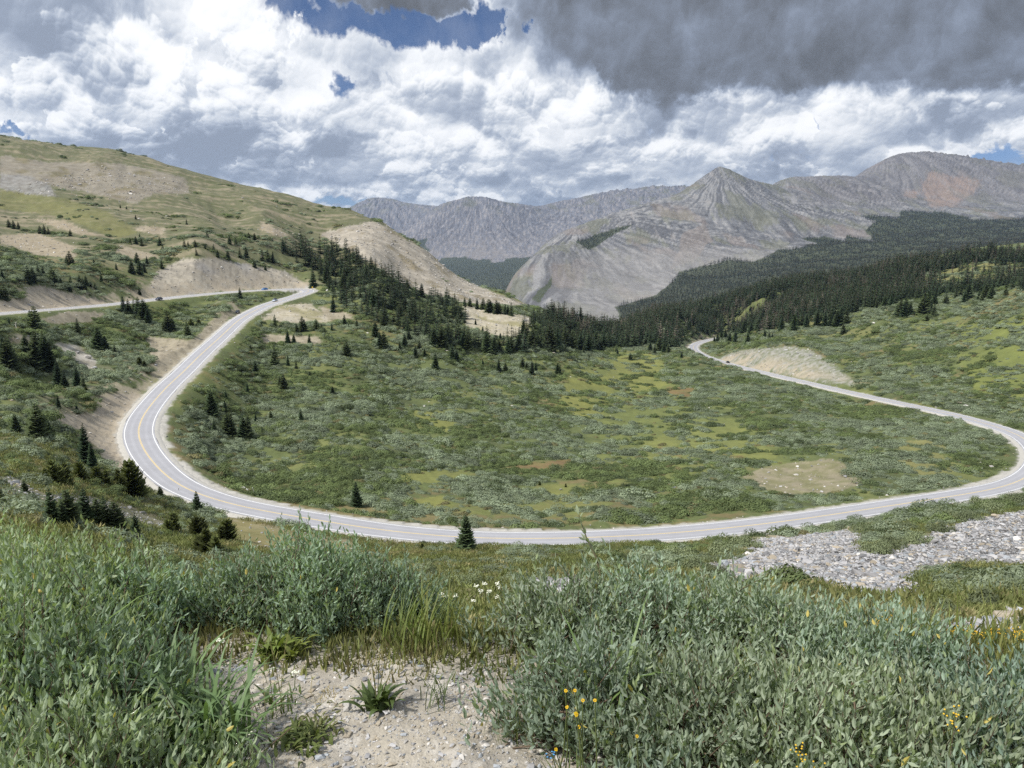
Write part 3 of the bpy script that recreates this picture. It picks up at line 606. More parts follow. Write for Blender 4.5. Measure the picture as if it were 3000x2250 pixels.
def scatter(name, pts, rot, scl, idx, protos, kind='stuff', align=None):
    """ONE object: points carrying instanced models (only for what nobody could count)"""
    ob = mesh_np(name, pts, loops=np.zeros(0, np.int32), starts=np.zeros(0, np.int32), attrs={'rz': ('FLOAT', rot), 'sc': ('FLOAT_VECTOR', scl), 'pi': ('INT', idx)})
    ng = bpy.data.node_groups.new(name, 'GeometryNodeTree'); ng.interface.new_socket('Geometry', in_out='INPUT', socket_type='NodeSocketGeometry'); ng.interface.new_socket('Geometry', in_out='OUTPUT', socket_type='NodeSocketGeometry')
    N = ng.nodes; Lk = ng.links; gi = N.new('NodeGroupInput'); go = N.new('NodeGroupOutput'); jn = N.new('GeometryNodeJoinGeometry')
    def attr(nm, t):
        a = N.new('GeometryNodeInputNamedAttribute'); a.data_type = t; a.inputs['Name'].default_value = nm; return a.outputs[0]
    rz = attr('rz', 'FLOAT'); sc = attr('sc', 'FLOAT_VECTOR'); pi_ = attr('pi', 'INT'); cx = N.new('ShaderNodeCombineXYZ'); Lk.new(rz, cx.inputs[2])
    e2r = N.new('FunctionNodeEulerToRotation'); Lk.new(cx.outputs[0], e2r.inputs[0])
    for k, p in enumerate(protos):
        oi = N.new('GeometryNodeObjectInfo'); oi.inputs['Object'].default_value = p; oi.inputs['As Instance'].default_value = True
        cp = N.new('FunctionNodeCompare'); cp.data_type = 'INT'; cp.operation = 'EQUAL'; Lk.new(pi_, cp.inputs[2]); cp.inputs[3].default_value = k
        ip = N.new('GeometryNodeInstanceOnPoints'); Lk.new(gi.outputs[0], ip.inputs['Points']); Lk.new(cp.outputs[0], ip.inputs['Selection']); Lk.new(oi.outputs['Geometry'], ip.inputs['Instance'])
        Lk.new(e2r.outputs[0], ip.inputs['Rotation']); Lk.new(sc, ip.inputs['Scale']); Lk.new(ip.outputs[0], jn.inputs[0])
    Lk.new(jn.outputs[0], go.inputs[0]); md = ob.modifiers.new('scatter', 'NODES'); md.node_group = ng
    return tag(ob, kind=kind)

# ------------------------------------------------------------------ willow scrub covering the basin and the hillsides
def jgrid(x0, x1, y0, y1, st, r):
    a, b = np.meshgrid(np.arange(x0, x1, st), np.arange(y0, y1, st)); n = a.size
    return a.ravel() + r.uniform(-.5, .5, n) * st, b.ravel() + r.uniform(-.5, .5, n) * st
r = rr_(71); PX = []; PY = []; PS = []
for (y0, y1, st, sc) in ((50, 150, 1.5, .62), (150, 420, 1.75, .95), (420, 700, 2.3, 1.15), (700, 1000, 3.6, 1.6)):
    x, y = jgrid(-.80 * y1, .80 * y1, y0, y1, st, r); k = np.abs(x) < .76 * y + 10; x, y = x[k], y[k]
    PX.append(x); PY.append(y); PS.append(np.full(len(x), sc))
x, y, sc = np.concatenate(PX), np.concatenate(PY), np.concatenate(PS); z = zat(x, y); u, v = uv(x, y, z)
cl_ = fbm(x / 17, y / 8.5, 4, 93); dens = .80 + 1.0 * fbm(x / 48, y / 32, 4, 91) + 1.75 * cl_ - .22 * sm(1080, 1230, u) * sm(1760, 1640, u) * sm(1010, 960, v)
leftw = sm(40, -90, x + .18 * y - 40) * sm(330, 470, y)                     # the dry hillside carries only patches, stretched along the contour
patch = fbm((x * .94 + y * .34) / 55, (y * .94 - x * .34) / 13, 4, 95)
dens = dens * (1 - leftw) + (patch * 3.2 + .1 - 1.0 * sm(520, 440, v) + .35 * sm(520, 640, v)) * leftw
nearw = sm(150, 135, y); dens = dens * (1 - nearw) + (fbm(x / 16, y / 11, 4, 97) * 2.4 + .30 + .5 * sm(1250, 1600, u) - .35 * ((u > 500) & (u < 900)) + .4 * sm(480, 300, u)) * nearw
dens = dens + .3 * sm(150, 250, x) * sm(500, 300, y); dens = dens - .08 * sm(430, 560, y) * sm(60, 160, x)
bare_p = gsample(BARE, x, y); mead_p = gsample(MEAD, x, y); rd_p = gsample(RDIST, x, y)
dens = dens - mead_p * (.62 + 1.2 * fbm(x / 11, y / 9, 3, 94)) - 2.6 * np.clip(bare_p * 1.6, 0, 1) + .9 * (bare_p > .3) * sm(.12, .4, cl_) - 5 * (rd_p < 9.2) - .5 * sm(16, 9, rd_p)
keep = (r.random(len(x)) < dens) & (v < 1420) & (u > -160) & (u < 2380); x, y, z, sc = x[keep], y[keep], z[keep], sc[keep]
big = fbm(x / 45, y / 45, 3, 99) + .25 * r.normal(0, .6, len(x)); pi = np.where(big > -.08, r.integers(0, 2, len(x)), r.integers(2, 4, len(x))); pi = np.where(r.random(len(x)) < .14, 4, pi); pi = np.where((r.random(len(x)) < .10), 5, pi)
S = sc * np.clip(np.exp(r.normal(-.12, .36, len(x)) + .55 * np.clip(fbm(x / 17, y / 8.5, 4, 93) * 2, -.8, .8)), .35, 2.2); SC = np.stack([S * r.uniform(.9, 1.6, len(x)), S * r.uniform(.8, 1.2, len(x)), S * r.uniform(.7, 1.3, len(x))], 1)
scatter('willow_scrub', np.stack([x, y, z - .04], 1), r.uniform(-.5, .5, len(x)) + np.pi * (r.random(len(x)) < .5), SC, pi, SCRUB)
print('scrub', len(x))
# low tussock grass between the shrubs
GRASS = []
for s_, cc in ((171, (.150, .172, .062)), (172, (.19, .195, .078)), (173, (.235, .21, .105))):
    rg = rr_(s_); n = 90; p = rg.uniform(-1.1, 1.1, (n, 2)); hgt = rg.uniform(.12, .34, n); a = rg.random(n) * 6.28; ln = rg.normal(0, .12, (n, 2)); wdt = .05
    b0 = np.stack([p[:, 0], p[:, 1], np.zeros(n)], 1); sd_ = np.stack([np.cos(a), np.sin(a), np.zeros(n)], 1) * wdt; tip = b0 + np.stack([ln[:, 0], ln[:, 1], hgt], 1)
    m = MB(); m.add(np.stack([b0 - sd_, b0 + sd_, tip], 1).reshape(-1, 3), np.arange(n * 3).reshape(-1, 3)); m.c.append(np.repeat(np.array(cc) * rg.uniform(.75, 1.25, (n, 1)), 3, 0)); GRASS.append(m.build('grass_tussock', mat_scrub, link=False))
x, y = jgrid(-120, 125, 26, 150, 1.15, r); x2, y2 = jgrid(-24, 24, 6.5, 26, .42, r); x, y = np.concatenate([x, x2]), np.concatenate([y, y2]); k = np.abs(x) < .74 * y + 4; x, y = x[k], y[k]; z = zat(x, y); u, v = uv(x, y, z)
k = (r.random(len(x)) < .75) & (gsample(RDIST, x, y) > 8.0) & (r.random(len(x)) > 1.15 * gsample(BARE, x, y)) & (v < 1500); x, y, z = x[k], y[k], z[k]
scatter('meadow_grass', np.stack([x, y, z - .02], 1), r.random(len(x)) * 6.28, np.repeat((r.uniform(.7, 1.4, len(x)) * np.where(y < 26, .42, 1))[:, None], 3, 1), np.clip((fbm(x / 14, y / 14, 3, 177) * 3 + 1 + r.normal(0, .5, len(x))).astype(int), 0, 2), GRASS)

# ------------------------------------------------------------------ conifers: the largest as things, the rest as a wood
T1 = [(60,700,55),(90,712,60),(120,716,52),(260,742,55),(288,746,65),(315,742,50),(455,756,45),(405,752,26),(780,575,28),(820,583,24),(880,648,32),(1210,682,42),(905,772,36),(845,806,45),(880,806,50),(920,822,55),(1035,820,60),(1055,852,52),(1345,770,55),(1195,832,60),(1220,826,40),(1265,832,46),(1488,812,66),(1528,812,50),(1590,772,34),(1612,770,36),(1650,787,50),(1330,842,32),(1385,852,48),(1410,892,52),(1478,912,60),(1555,902,70),(1597,902,76),(1700,922,78),(1738,926,85),(1770,935,82),(1275,882,50),(455,942,92),(432,937,60),
 (185,1062,120),(215,1062,95),(250,1012,72),(280,1018,70),(340,1052,96),(358,1065,80),(395,1082,58),(18,1052,76),(32,1172,112),(2,1165,95),(455,1062,60),(452,1120,55),(558,1072,65),(520,1104,92),(545,1112,82),(655,1052,50),(617,1102,40),(590,1092,38),(870,1085,30),(888,942,82),(955,944,62),(855,1002,92),(905,1006,96),(935,990,70),(1050,972,60),(755,977,46),(610,942,34),(905,1137,45),(1650,962,55),(1720,977,36),(2030,1082,112),(2130,1102,72),(2160,1252,112),(1555,1157,70),
 (230,1362,160),(200,1330,100),(505,1392,112),(800,1252,118),(835,1262,100),(900,1282,135),(935,1312,155),(960,1332,122),(870,1250,90),(1090,1372,128),(1122,1368,92),(1215,1412,102),(640,1502,165),(685,1505,110),(745,1532,78),(30,1592,200),(72,1602,170),(165,1502,112),(250,1562,190),(290,1562,182),(60,1330,50),
 (1780,1342,84),(1960,1372,102),(1977,1372,82),(1925,1382,62),(2050,1370,78),(2085,1372,56),(2150,1372,50),(1865,1452,84),(1905,1452,62),(2005,1452,62),(1625,1502,42),(1695,1340,30)]
T4 = [(60,190,220),(240,182,240),(300,172,230),(330,200,200),(380,302,190),(420,310,120),(500,292,130),(540,300,90),(105,592,130),(250,642,262),(300,650,190),(350,652,130),(380,442,100),(500,472,72),(560,802,190),(600,835,130),(1780,157,132),(1865,157,72),(1920,182,60),(1655,217,92),(1605,347,86),(1840,322,112),(1815,292,72),(2010,247,55),(1370,482,162),(1465,382,60),(1460,462,92),(1390,602,92),(1478,607,150),(1500,610,165),(1580,630,160),(1610,634,176),(1658,532,72),(1700,602,52),(1950,517,82),(1755,512,62),(2155,347,60),(2060,1000,0),
 (20,1112,120),(160,982,62),(222,1062,70),(340,1202,190),(415,1232,150),(450,1235,205),(560,1202,185),(640,1232,160),(690,1250,180),(755,1282,180),(890,1345,170),(1040,1022,70),(1280,1118,124)]
T2 = [(35,1532,98),(20,1525,70),(250,1482,110),(275,1490,120),(220,1407,102),(480,1548,92),(410,1482,96),(440,1440,80),(505,1500,70),(610,1622,112),(718,1562,112),(748,1572,84),(380,1505,60),(1020,1642,88),(1065,1642,72),(1172,1612,72),(1200,1622,50),(1235,1662,102),(1260,1642,72),(1400,1652,74),(1415,1650,60),(918,1602,50),(940,1512,142),(990,1522,122),(1020,1510,90),(1080,1522,122),(1095,1512,102),(1150,1502,112),(820,1502,142),(790,1492,132),(760,1440,120),(650,1482,152),(600,1472,122),(690,1450,130),(880,1232,78),(918,1232,78),(955,1250,92),(968,1252,80),(1005,1262,95),(1022,1262,80),(1060,1262,72),(1100,1272,92),(1080,1262,60),(800,1212,62),(832,1216,62),(430,1392,76),(275,1362,96),(100,1352,72),(1030,1432,50),(915,1382,46),(870,1332,40),(20,1340,80),(90,1210,30),(540,1540,60),
 (1515,1572,32),(1315,1550,26),(1790,1532,50),(1780,1510,40),(1872,1562,52),(2000,1502,62),(2030,1522,68),(2060,1502,92),(2090,1510,70),(2120,1512,60),(2205,1545,40),(1700,1480,110),(1650,1470,100),(1600,1500,120),(1550,1500,130),(1500,1500,140),(1450,1480,150),(1400,1490,150),(1350,1490,160),(1570,1520,60),(1605,1560,36),(1240,1480,130),(1200,1430,120),(1270,1470,100),(1180,1400,100)]
T3 = [(1040,1392,84),(1440,1282,132),(1410,1275,110),(1470,1277,92),(1385,1270,70),(1560,1262,142),(1545,1255,90),(1590,1215,110),(1630,1200,85),(1625,1282,92),(1580,1307,42),(1610,1245,40),(1705,1197,66),(1820,1192,80),(1800,1150,80),(1850,1162,102),(1770,1160,80),(1930,1165,90),(1960,1168,105),(2000,1167,92),(1000,1342,112),(1060,1332,112),(960,1342,92),(1020,1330,120),(420,1462,82),(340,1452,122),(300,1452,72),(530,1422,62),(560,1420,50),(275,1425,70),(250,1430,60),(580,1412,30),(395,1390,90),(440,1400,90),(205,1440,36),(225,1440,60),(225,1412,30),(480,1380,100),(640,1375,110),(720,1370,115),(800,1362,110),(870,1352,110),(920,1345,110),(1130,240,0),(1310,1225,80),(1350,1210,80),(1255,1230,80),(2090,1150,60)]
LIST = [(c / 3, 258 + b / 3, h / 3) for c, b, h in T1 if h] + [(c / 3, 737 + b / 3, h / 3) for c, b, h in T4 if h] + [(737.3 + c / 3, 258 + b / 3, h / 3) for c, b, h in T2 if h] + [(1474.7 + c / 3, 258 + b / 3, h / 3) for c, b, h in T3 if h]
LIST += [(770, 1094, 58), (1006, 1190, 86)]
PIN = [(430,940,110),(350,935,120),(395,950,100),(300,930,80),(520,905,90),(630,920,80),(690,930,70),(850,1000,160),(885,1010,140),(820,965,90),(770,930,70),(1320,1255,95),(1280,1262,110),(1475,1292,118),(1440,1300,90),(1340,1390,150),(1400,1400,120),(1290,1380,100),(1130,1240,110),(1090,1250,80),(790,990,80),(905,160,55),(935,165,40),(560,340,50)]
PLIST = [(c / 3, 737 + b / 3, h / 3) for c, b, h in PIN] + [(413, 706, 17), (430, 704, 15), (912, 1186, 14), (1166, 1048, 10), (1222, 1052, 9)]
BELT = [(600,545),(640,525),(700,540),(745,545),(800,556),(850,600),(900,640),(960,636),(985,660),(1010,690),(1000,720),(960,700),(900,700),(1050,738),(1080,735),(1110,720),(1150,695),(1200,668),(1260,672),(1300,700),(1290,745),(1230,765),(1150,762),(1090,760),(1040,765),(960,745),(900,730),(830,700),(760,680),(700,640),(690,600)]
rb = rr_(81)
# fill the dense belt until 300 trees stand as things
belt = []
tries = 0
while len(LIST) + len(belt) < 300 and tries < 6000:
    tries += 1; uu, vv = rb.uniform(600, 1300), rb.uniform(525, 765)
    if not inpoly(np.array([uu]), np.array([vv]), BELT)[0]: continue
    if any(abs(uu - b[0]) < 6 and abs(vv - b[1]) < 5 for b in belt): continue
    belt.append((uu, vv, None))
ALLT = [(*t, 'spruce', False) for t in LIST] + [(*t, 'spruce', True) for t in belt] + [(*t, 'pine', False) for t in PLIST]
TREES = []
for uu, vv, hp, sort, isb in ALLT:
    if hp and vv > 985 and uu < 500: hp = hp * (1.5 if uu < 330 else 1.3)
    X, Y, Z = hit(uu, vv, 20)
    zc = Y * CP - Z * SP
    if rd_chk := (gsample(RDIST, np.array([X]), np.array([Y]))[0] < 6.5): continue
    h = hp * zc / F if hp else rb.uniform(8, 14)
    TREES.append((uu, vv, X, Y, Z, float(np.clip(h, 1.0, 17.0)), sort, isb))
def near_what(uu, vv, Y):
    return None
def tree_label(uu, vv, X, Y, h, sort, isb):
    size = 'tall' if h > 9 else 'mid-sized' if h > 5.5 else 'small' if h > 3 else 'tiny'
    kind = 'dark spruce' if sort == 'spruce' else 'bushy olive green pine'
    if isb: return '%s dark spruce packed in the dense belt below the pale rocky spur' % size, 'spruces of the dense belt'
    if sort == 'pine':
        if vv > 1000 and uu < 320: return size + ' olive green pine in the thicket left of the road bend', 'olive pines by the road bend'
        if vv > 1000: return size + ' olive green pine on the slope below the bend', 'olive pines below the road bend'
        return size + ' olive pine shrub standing by itself in the scrub', 'lone olive pines'
    if vv > 1300 or (vv > 1040 and uu < 330): return size + ' dark spruce in the thicket above the willow bushes, lower left', 'spruces of the lower thicket'
    if uu < 330 and vv > 760: return size + ' dark spruce on the slope between upper road and left bend', 'spruces left of the road bend'
    if uu < 760 and 690 < vv <= 760 and uu < 420: return size + ' dark spruce on the slope below the upper road', 'spruces below the upper road'
    if uu < 430 and 650 < vv <= 720: return size + ' dark spruce just below the upper road', 'spruces just below the upper road'
    if uu < 330 and vv > 575: return size + ' dark spruce in willow scrub above the upper road', 'spruces above the upper road'
    if uu < 660 and vv < 600: return size + ' dark spruce scattered high on the left hillside', 'spruces on the left hillside'
    if uu < 760 and vv > 880: return size + ' dark spruce in the basin inside the left road bend', 'spruces inside the left bend'
    if 540 < uu < 760 and vv < 760: return size + ' dark spruce on the slope below the hairpin', 'spruces below the hairpin'
    if uu < 760 and vv <= 880: return size + ' dark spruce on the basin slope right of the climbing road', 'spruces on the basin slope'
    if uu < 1100 and vv > 770: return size + ' dark spruce alone in the basin below the tree belt', 'lone spruces of the basin'
    if uu < 1500 and vv > 770: return size + ' dark spruce alone on the open basin floor', 'lone spruces of the basin'
    if uu < 1470: return size + ' dark spruce on the lower edge of the valley wood', 'spruces edging the valley wood'
    if uu < 1680: return size + ' dark spruce at the wood edge above the far road bend', 'spruces above the far bend'
    return size + ' dark spruce on the meadow edge of the right hillside', 'spruces on the right hillside'
SPECIAL = {(770, 1094): 'narrow dark spruce alone just beyond the near road, left of centre', (1006, 1190): 'dark spruce standing in front of the near stretch of road'}
for i, (uu, vv, X, Y, Z, h, sort, isb) in enumerate(TREES):
    lab, grp = tree_label(uu, vv, X, Y, h, sort, isb); kind = 'spruce_tree' if sort == 'spruce' else 'pine_tree'
    px = h * F / Y
    if (uu, vv) in SPECIAL: lab = SPECIAL[(uu, vv)]
    j = int(rb.integers(0, 5 if h > 4 else 4)) if sort == 'spruce' else int(rb.integers(0, 2)); j = 1 if vv == 1190 else (0 if vv == 1094 and uu == 770 else j)
    wide = rb.uniform(.9, 1.25); s = h / (10.0 if sort == 'spruce' else 4.0); rz = rb.random() * 6.28
    if px > 30:
        e = empty(kind, (X, Y, Z - .1), lab, 'tree', grp, rz, (s * wide, s * wide, s))
        if sort == 'spruce': src = SPR
        else: src = PINE
        key = (sort, j)
        if key not in globals().setdefault('_pm', {}):
            _pm[key] = (src[j][0].build('crown', mat_needles, link=False).data, src[j][1].build('trunk', mat_bark, link=False).data)
        for nm, me in zip(('crown', 'trunk'), _pm[key]):
            o = bpy.data.objects.new(nm, me); COL.objects.link(o); o.parent = e
    else:
        o = (SP_JOIN[j] if sort == 'spruce' else PINE_JOIN[j]).copy(); o.name = kind; COL.objects.link(o); o.location = (X, Y, Z - .1); o.rotation_euler = (rb.normal(0, .025), rb.normal(0, .025), rz); o.scale = (s * wide, s * wide, s); tag(o, lab, 'tree', grp)
print('trees', len(TREES))
# the woods that read as one mass
P_MID = [(1330,662),(1400,652),(1475,640),(1575,622),(1708,598),(1841,588),(1941,571),(2108,550),(2330,536),(2330,628),(2150,628),(2040,640),(1950,652),(1850,676),(1800,692),(1700,709),(1640,722),(1560,728),(1500,732),(1480,748),(1440,752),(1400,745),(1300,757),(1230,762),(1165,745),(1160,700),(1230,684)]
rw = rr_(83); x, y = jgrid(-420, 1250, 330, 1480, 4.0, rw); k = np.abs(x) < .78 * y; x, y = x[k], y[k]; z = zat(x, y); u, v = uv(x, y, z)
wu, wv = u + 10 * fbm(x / 40, y / 40, 3, 85), v + 5 * fbm(x / 40, y / 40, 3, 87)
dn = .52 + .5 * fbm(x / 60, y / 60, 4, 89); dn = np.where(inpoly(wu, wv, PZ['clear']), .07, dn)
inb = inpoly(wu, wv, BELT) & (y > 330) & (y < 760); inm = inpoly(wu, wv, P_MID) & (y > 480); dn = dn * np.where(inb & ~inm, 1.0 * .60 + 1.6 * np.clip(fbm(x / 24, y / 30, 3, 88) * 2, 0, .5), 1.0); dn = np.where(ZM_s if False else (gsample(BARE, x, y) > .5), dn * .12, dn)
k = (inb | inm) & (rw.random(len(x)) < dn) & (gsample(RDIST, x, y) > 13); x, y, z = x[k], y[k], z[k]
h = np.clip(rw.normal(11, 3.2, len(x)), 4, 18) * (.8 + .4 * sm(500, 800, y)) * .95; dead = (rw.random(len(x)) < (.06 + .45 * sm(.08, .35, fbm(x / 70, y / 70, 3, 103)))) & (y > 700)
idx = np.where(dead, 3, rw.integers(0, 3, len(x))); s = h / 10; wd = rw.uniform(.95, 1.75, len(x))
scatter('forest', np.stack([x, y, z - .1], 1), rw.random(len(x)) * 6.28, np.stack([s * wd, s * wd, s], 1), idx, LOW); print('wood', len(x))
FX = []; FY = []; FZ = []
x, y = jgrid(200, 5200, 1850, 5200, 9.0, rw); k = (x / y < .82) & (x / y > .08); x, y = x[k], y[k]; z = mz_peak(x, y); u, v = uv(x, y, z)
wu, wv = u + 14 * fbm(x / 110, y / 110, 4, 105), v + 7 * fbm(x / 110, y / 160, 4, 107); m = inpoly(wu, wv, P_FOREST_FAR)
for p in P_FP[:2]: m |= inpoly(wu, wv, p) & (y > 2300)
m &= rw.random(len(x)) < .75; m |= (rw.random(len(x)) < .004) & (v > 470) & (u > 1650)
FX.append(x[m]); FY.append(y[m]); FZ.append(z[m])
x, y = jgrid(-1300, 1300, 3900, 9500, 17.0, rw); k = np.abs(x / y) < .2; x, y = x[k], y[k]; z = mz_mass(x, y); u, v = uv(x, y, z)
wu, wv = u + 10 * fbm(x / 160, y / 300, 4, 109), v + 4 * fbm(x / 160, y / 300, 4, 111)
m = (inpoly(wu, wv, P_FOREST_VAL) | inpoly(wu, wv, [(895,520),(920,515),(925,540),(905,545)])) & (rw.random(len(x)) < .8); FX.append(x[m]); FY.append(y[m]); FZ.append(z[m])
x, y, z = np.concatenate(FX), np.concatenate(FY), np.concatenate(FZ); h = rw.uniform(9, 17, len(x)); s = h / 10
scatter('distant_forest', np.stack([x, y, z - .3], 1), rw.random(len(x)) * 6.28, np.stack([s * 1.25, s * 1.25, s], 1), rw.integers(0, 2, len(x)), FAR); print('far wood', len(x))
# ------------------------------------------------------------------ rocks
def rock_mesh(s, flat=.6, npt=16, name='rock'):
    import bmesh
    r = rr_(s); bm = bmesh.new()
    p = r.normal(0, 1, (npt, 3)); p /= np.linalg.norm(p, axis=1)[:, None]; p *= r.uniform(.8, 1.1, (npt, 1)) * np.array([1, .75, flat])
    for q in p: bm.verts.new(q)
    bmesh.ops.convex_hull(bm, input=bm.verts); bmesh.ops.delete(bm, geom=[v for v in bm.verts if not v.link_faces], context='VERTS')
    bmesh.ops.bevel(bm, geom=bm.edges[:], offset=.035, segments=1, affect='EDGES'); me = bpy.data.meshes.new(name); bm.to_mesh(me); bm.free(); return me
def rockmat(name, c, var=.3):
    m, g, b, o = new_mat(name); b.inputs['Roughness'].default_value = .9; gi = g.node('ShaderNodeTexCoord').outputs['Object']; oi = g.node('ShaderNodeObjectInfo').outputs['Random']
    k = g.m('MULTIPLY_ADD', oi, var * 2, 1 - var); k = g.m('MULTIPLY', k, g.m('MULTIPLY_ADD', g.noise(gi, 2.2, 5, .7), .7, .65))
    c2 = g.mix(g.m('MULTIPLY', g.ss(.55, .8, g.noise(gi, 1.1, 3, .5)), .5), c, (c[0] * 1.02, c[1] * .88, c[2] * .7)); g.put(b.inputs['Base Color'], g.vm('SCALE', c2, scale=k)); return m
mat_rock = rockmat('grey_stone', (.29, .285, .285), .45); mat_rock2 = rockmat('pale_stone', (.42, .40, .37), .35); mat_rock3 = rockmat('blue_grey_stone', (.25, .265, .28), .4); mat_rock4 = rockmat('tan_stone', (.30, .26, .20), .25); mat_rock5 = rockmat('white_stone', (.62, .60, .56), .12)
RK_ = []
for i, (m_, fl) in enumerate(((mat_rock, .6), (mat_rock, .45), (mat_rock3, .55), (mat_rock2, .6), (mat_rock4, .5), (mat_rock, .7))):
    me = rock_mesh(201 + i, fl, 11); me.materials.append(m_); RK_.append(bpy.data.objects.new('stone', me))
rs = rr_(211); x, y = jgrid(-110, 120, 22, 150, .36, rs); x2, y2 = jgrid(1, 20, 6, 22, .16, rs); x, y = np.concatenate([x, x2]), np.concatenate([y, y2]); k = np.abs(x) < .74 * y + 2; x, y = x[k], y[k]; z = zat(x, y); u, v = uv(x, y, z)
wu = u + 26 * fbm(x / y * 90, np.log(y) * 38, 4, 51); wv2 = v + 14 * fbm(x / y * 90, np.log(y) * 38, 4, 57)
tal = inpoly(wu, wv2, PZ['talus']) | inpoly(wu, wv2, PZ['talus2']) | inpoly(wu, wv2, PZ['talus3']); gre = inpoly(wu, wv2, PZ['grey1']); stp = inpoly(wu, wv2, PZ['strip']) & (wv2 > 1178)
dn = np.where(tal, .84, np.where(gre, .18, np.where(stp, .10, .008 + .05 * sm(.25, .5, fbm(x / 9, y / 9, 3, 213))))); k = (rs.random(len(x)) < dn) & (gsample(RDIST, x, y) > 6.5); x, y, z = x[k], y[k], z[k]
S = .155 * np.exp(rs.normal(0, .55, len(x))); S = np.clip(S, .06, .9) * np.where(y < 55, .72, 1) * np.where(y < 22, .62, 1); SC = np.stack([S * rs.uniform(.8, 1.6, len(x)), S, S * rs.uniform(.5, 1.1, len(x))], 1)
scatter('scree_stones', np.stack([x, y, z + S * .12], 1), rs.random(len(x)) * 6.28, SC, rs.choice([0, 0, 1, 1, 2, 2, 5, 5, 3, 4, 0], len(x)), RK_); print('scree', len(x))
# stones on the cuts, the spur and the open ground further out
x, y = jgrid(-420, 330, 150, 800, 2.6, rs); k = np.abs(x) < .74 * y; x, y = x[k], y[k]; z = zat(x, y)
dn = .012 + .5 * gsample(BARE, x, y) + .45 * ((gsample(RDIST, x, y) < 8.5) & (gsample(RDIST, x, y) > 5.6)); k = (rs.random(len(x)) < dn) & (gsample(RDIST, x, y) > 5.4); x, y, z = x[k], y[k], z[k]
S = np.clip(.30 * np.exp(rs.normal(0, .5, len(x))), .12, 1.3) * (1 + .6 * sm(400, 700, y)) * np.where(gsample(RDIST, x, y) < 9, .55, 1); scatter('slope_stones', np.stack([x, y, z + S * .15], 1), rs.random(len(x)) * 6.28, np.stack([S * 1.2, S, S * .8], 1), rs.choice([3, 3, 4, 0, 5], len(x)), RK_)
BOULD = [(1911,1231,27,'large angular grey boulder in the middle of the scree',2), (1801,1268,30,'flat pale blue grey slab at the lower edge of the scree',2), (2196,1166,24,'white boulder on the upper right of the scree',4), (1255,1276,26,'grey block on the small scree patch behind the flowers',0), (1835,1143,16,'tan boulder on the top edge of the scree',3),
 (456,918,9,'white boulder beside a small spruce inside the left bend',4), (524,1056,14,'white boulder beside the road verge near the leaning post',4), (533,1059,11,'smaller white boulder touching the one by the road verge',4), (1780,853,14,'white rock outcrop below the right hand road',4), (2123,945,11,'white rock near the inside of the right bend',4), (2012,1041,14,'pointed grey rock on the rock pile by the near road, right',2), (2071,874,14,'orange tan rock above the right hand road',3), (2084,878,16,'low pale rock above the right hand road',3), (707,628,8,'white boulder on the grass right of the hairpin',4), (706,637,4,'small white rock below the hairpin boulder',4),
 (2141,1010,14,'pale rock of the pile inside the right bend',3), (2120,1014,10,'grey rock of the pile inside the right bend',0), (2160,1005,9,'small white rock of the pile inside the right bend',4), (1995,1050,9,'low pale rock at the foot of the pointed grey one',3), (2035,1046,10,'tan rock beside the pointed grey one by the near road',3), (1700,1054,9,'white rock on the tan mound',4), (1640,1045,9,'pale rock on the left end of the tan mound',3), (1232,766,5,'white rock on the open valley floor',4), (600,1178,14,'pale rock in the grass strip below the near road',4), (560,1172,10,'small pale rock in the grass strip below the bend',3),
 (190,775,22,'pale rock outcrop beneath the spruces on the left slope',3), (204,795,16,'lower grey rock of the outcrop on the left slope',0), (20,1048,20,'grey rock at the left edge of the thicket',0), (60,1060,14,'pale rock in the thicket, left',3), (280,1098,16,'grey rock among stones below the left bend',0), (1590,1208,12,'tan rock on the left lobe of the scree',3), (1680,1162,11,'pale rock on the upper left of the scree',3), (2100,1200,14,'grey rock on the right arm of the scree',0), (2060,1155,12,'pale rock on the crest of the right scree arm',3)]
for i, (uu, vv, wpx, lab, mi) in enumerate(BOULD):
    X, Y, Z = hit(uu, vv, 20); zc = Y * CP - Z * SP; s = wpx * zc / F / 2
    me = rock_mesh(301 + i, .55 if 'flat' not in lab and 'low' not in lab else .3, 20, 'boulder'); me.materials.append((mat_rock, mat_rock2, mat_rock3, mat_rock4, mat_rock5)[(0, 1, 2, 1, 4)[mi] if 'orange' not in lab and 'tan' not in lab else 3])
    o = bpy.data.objects.new('boulder', me); COL.objects.link(o); o.location = (X, Y, Z + s * .18); o.scale = (s, s, s); o.rotation_euler = (rs.normal(0, .15), rs.normal(0, .15), rs.random() * 6.28); tag(o, lab, 'boulder', 'boulders on the slopes')
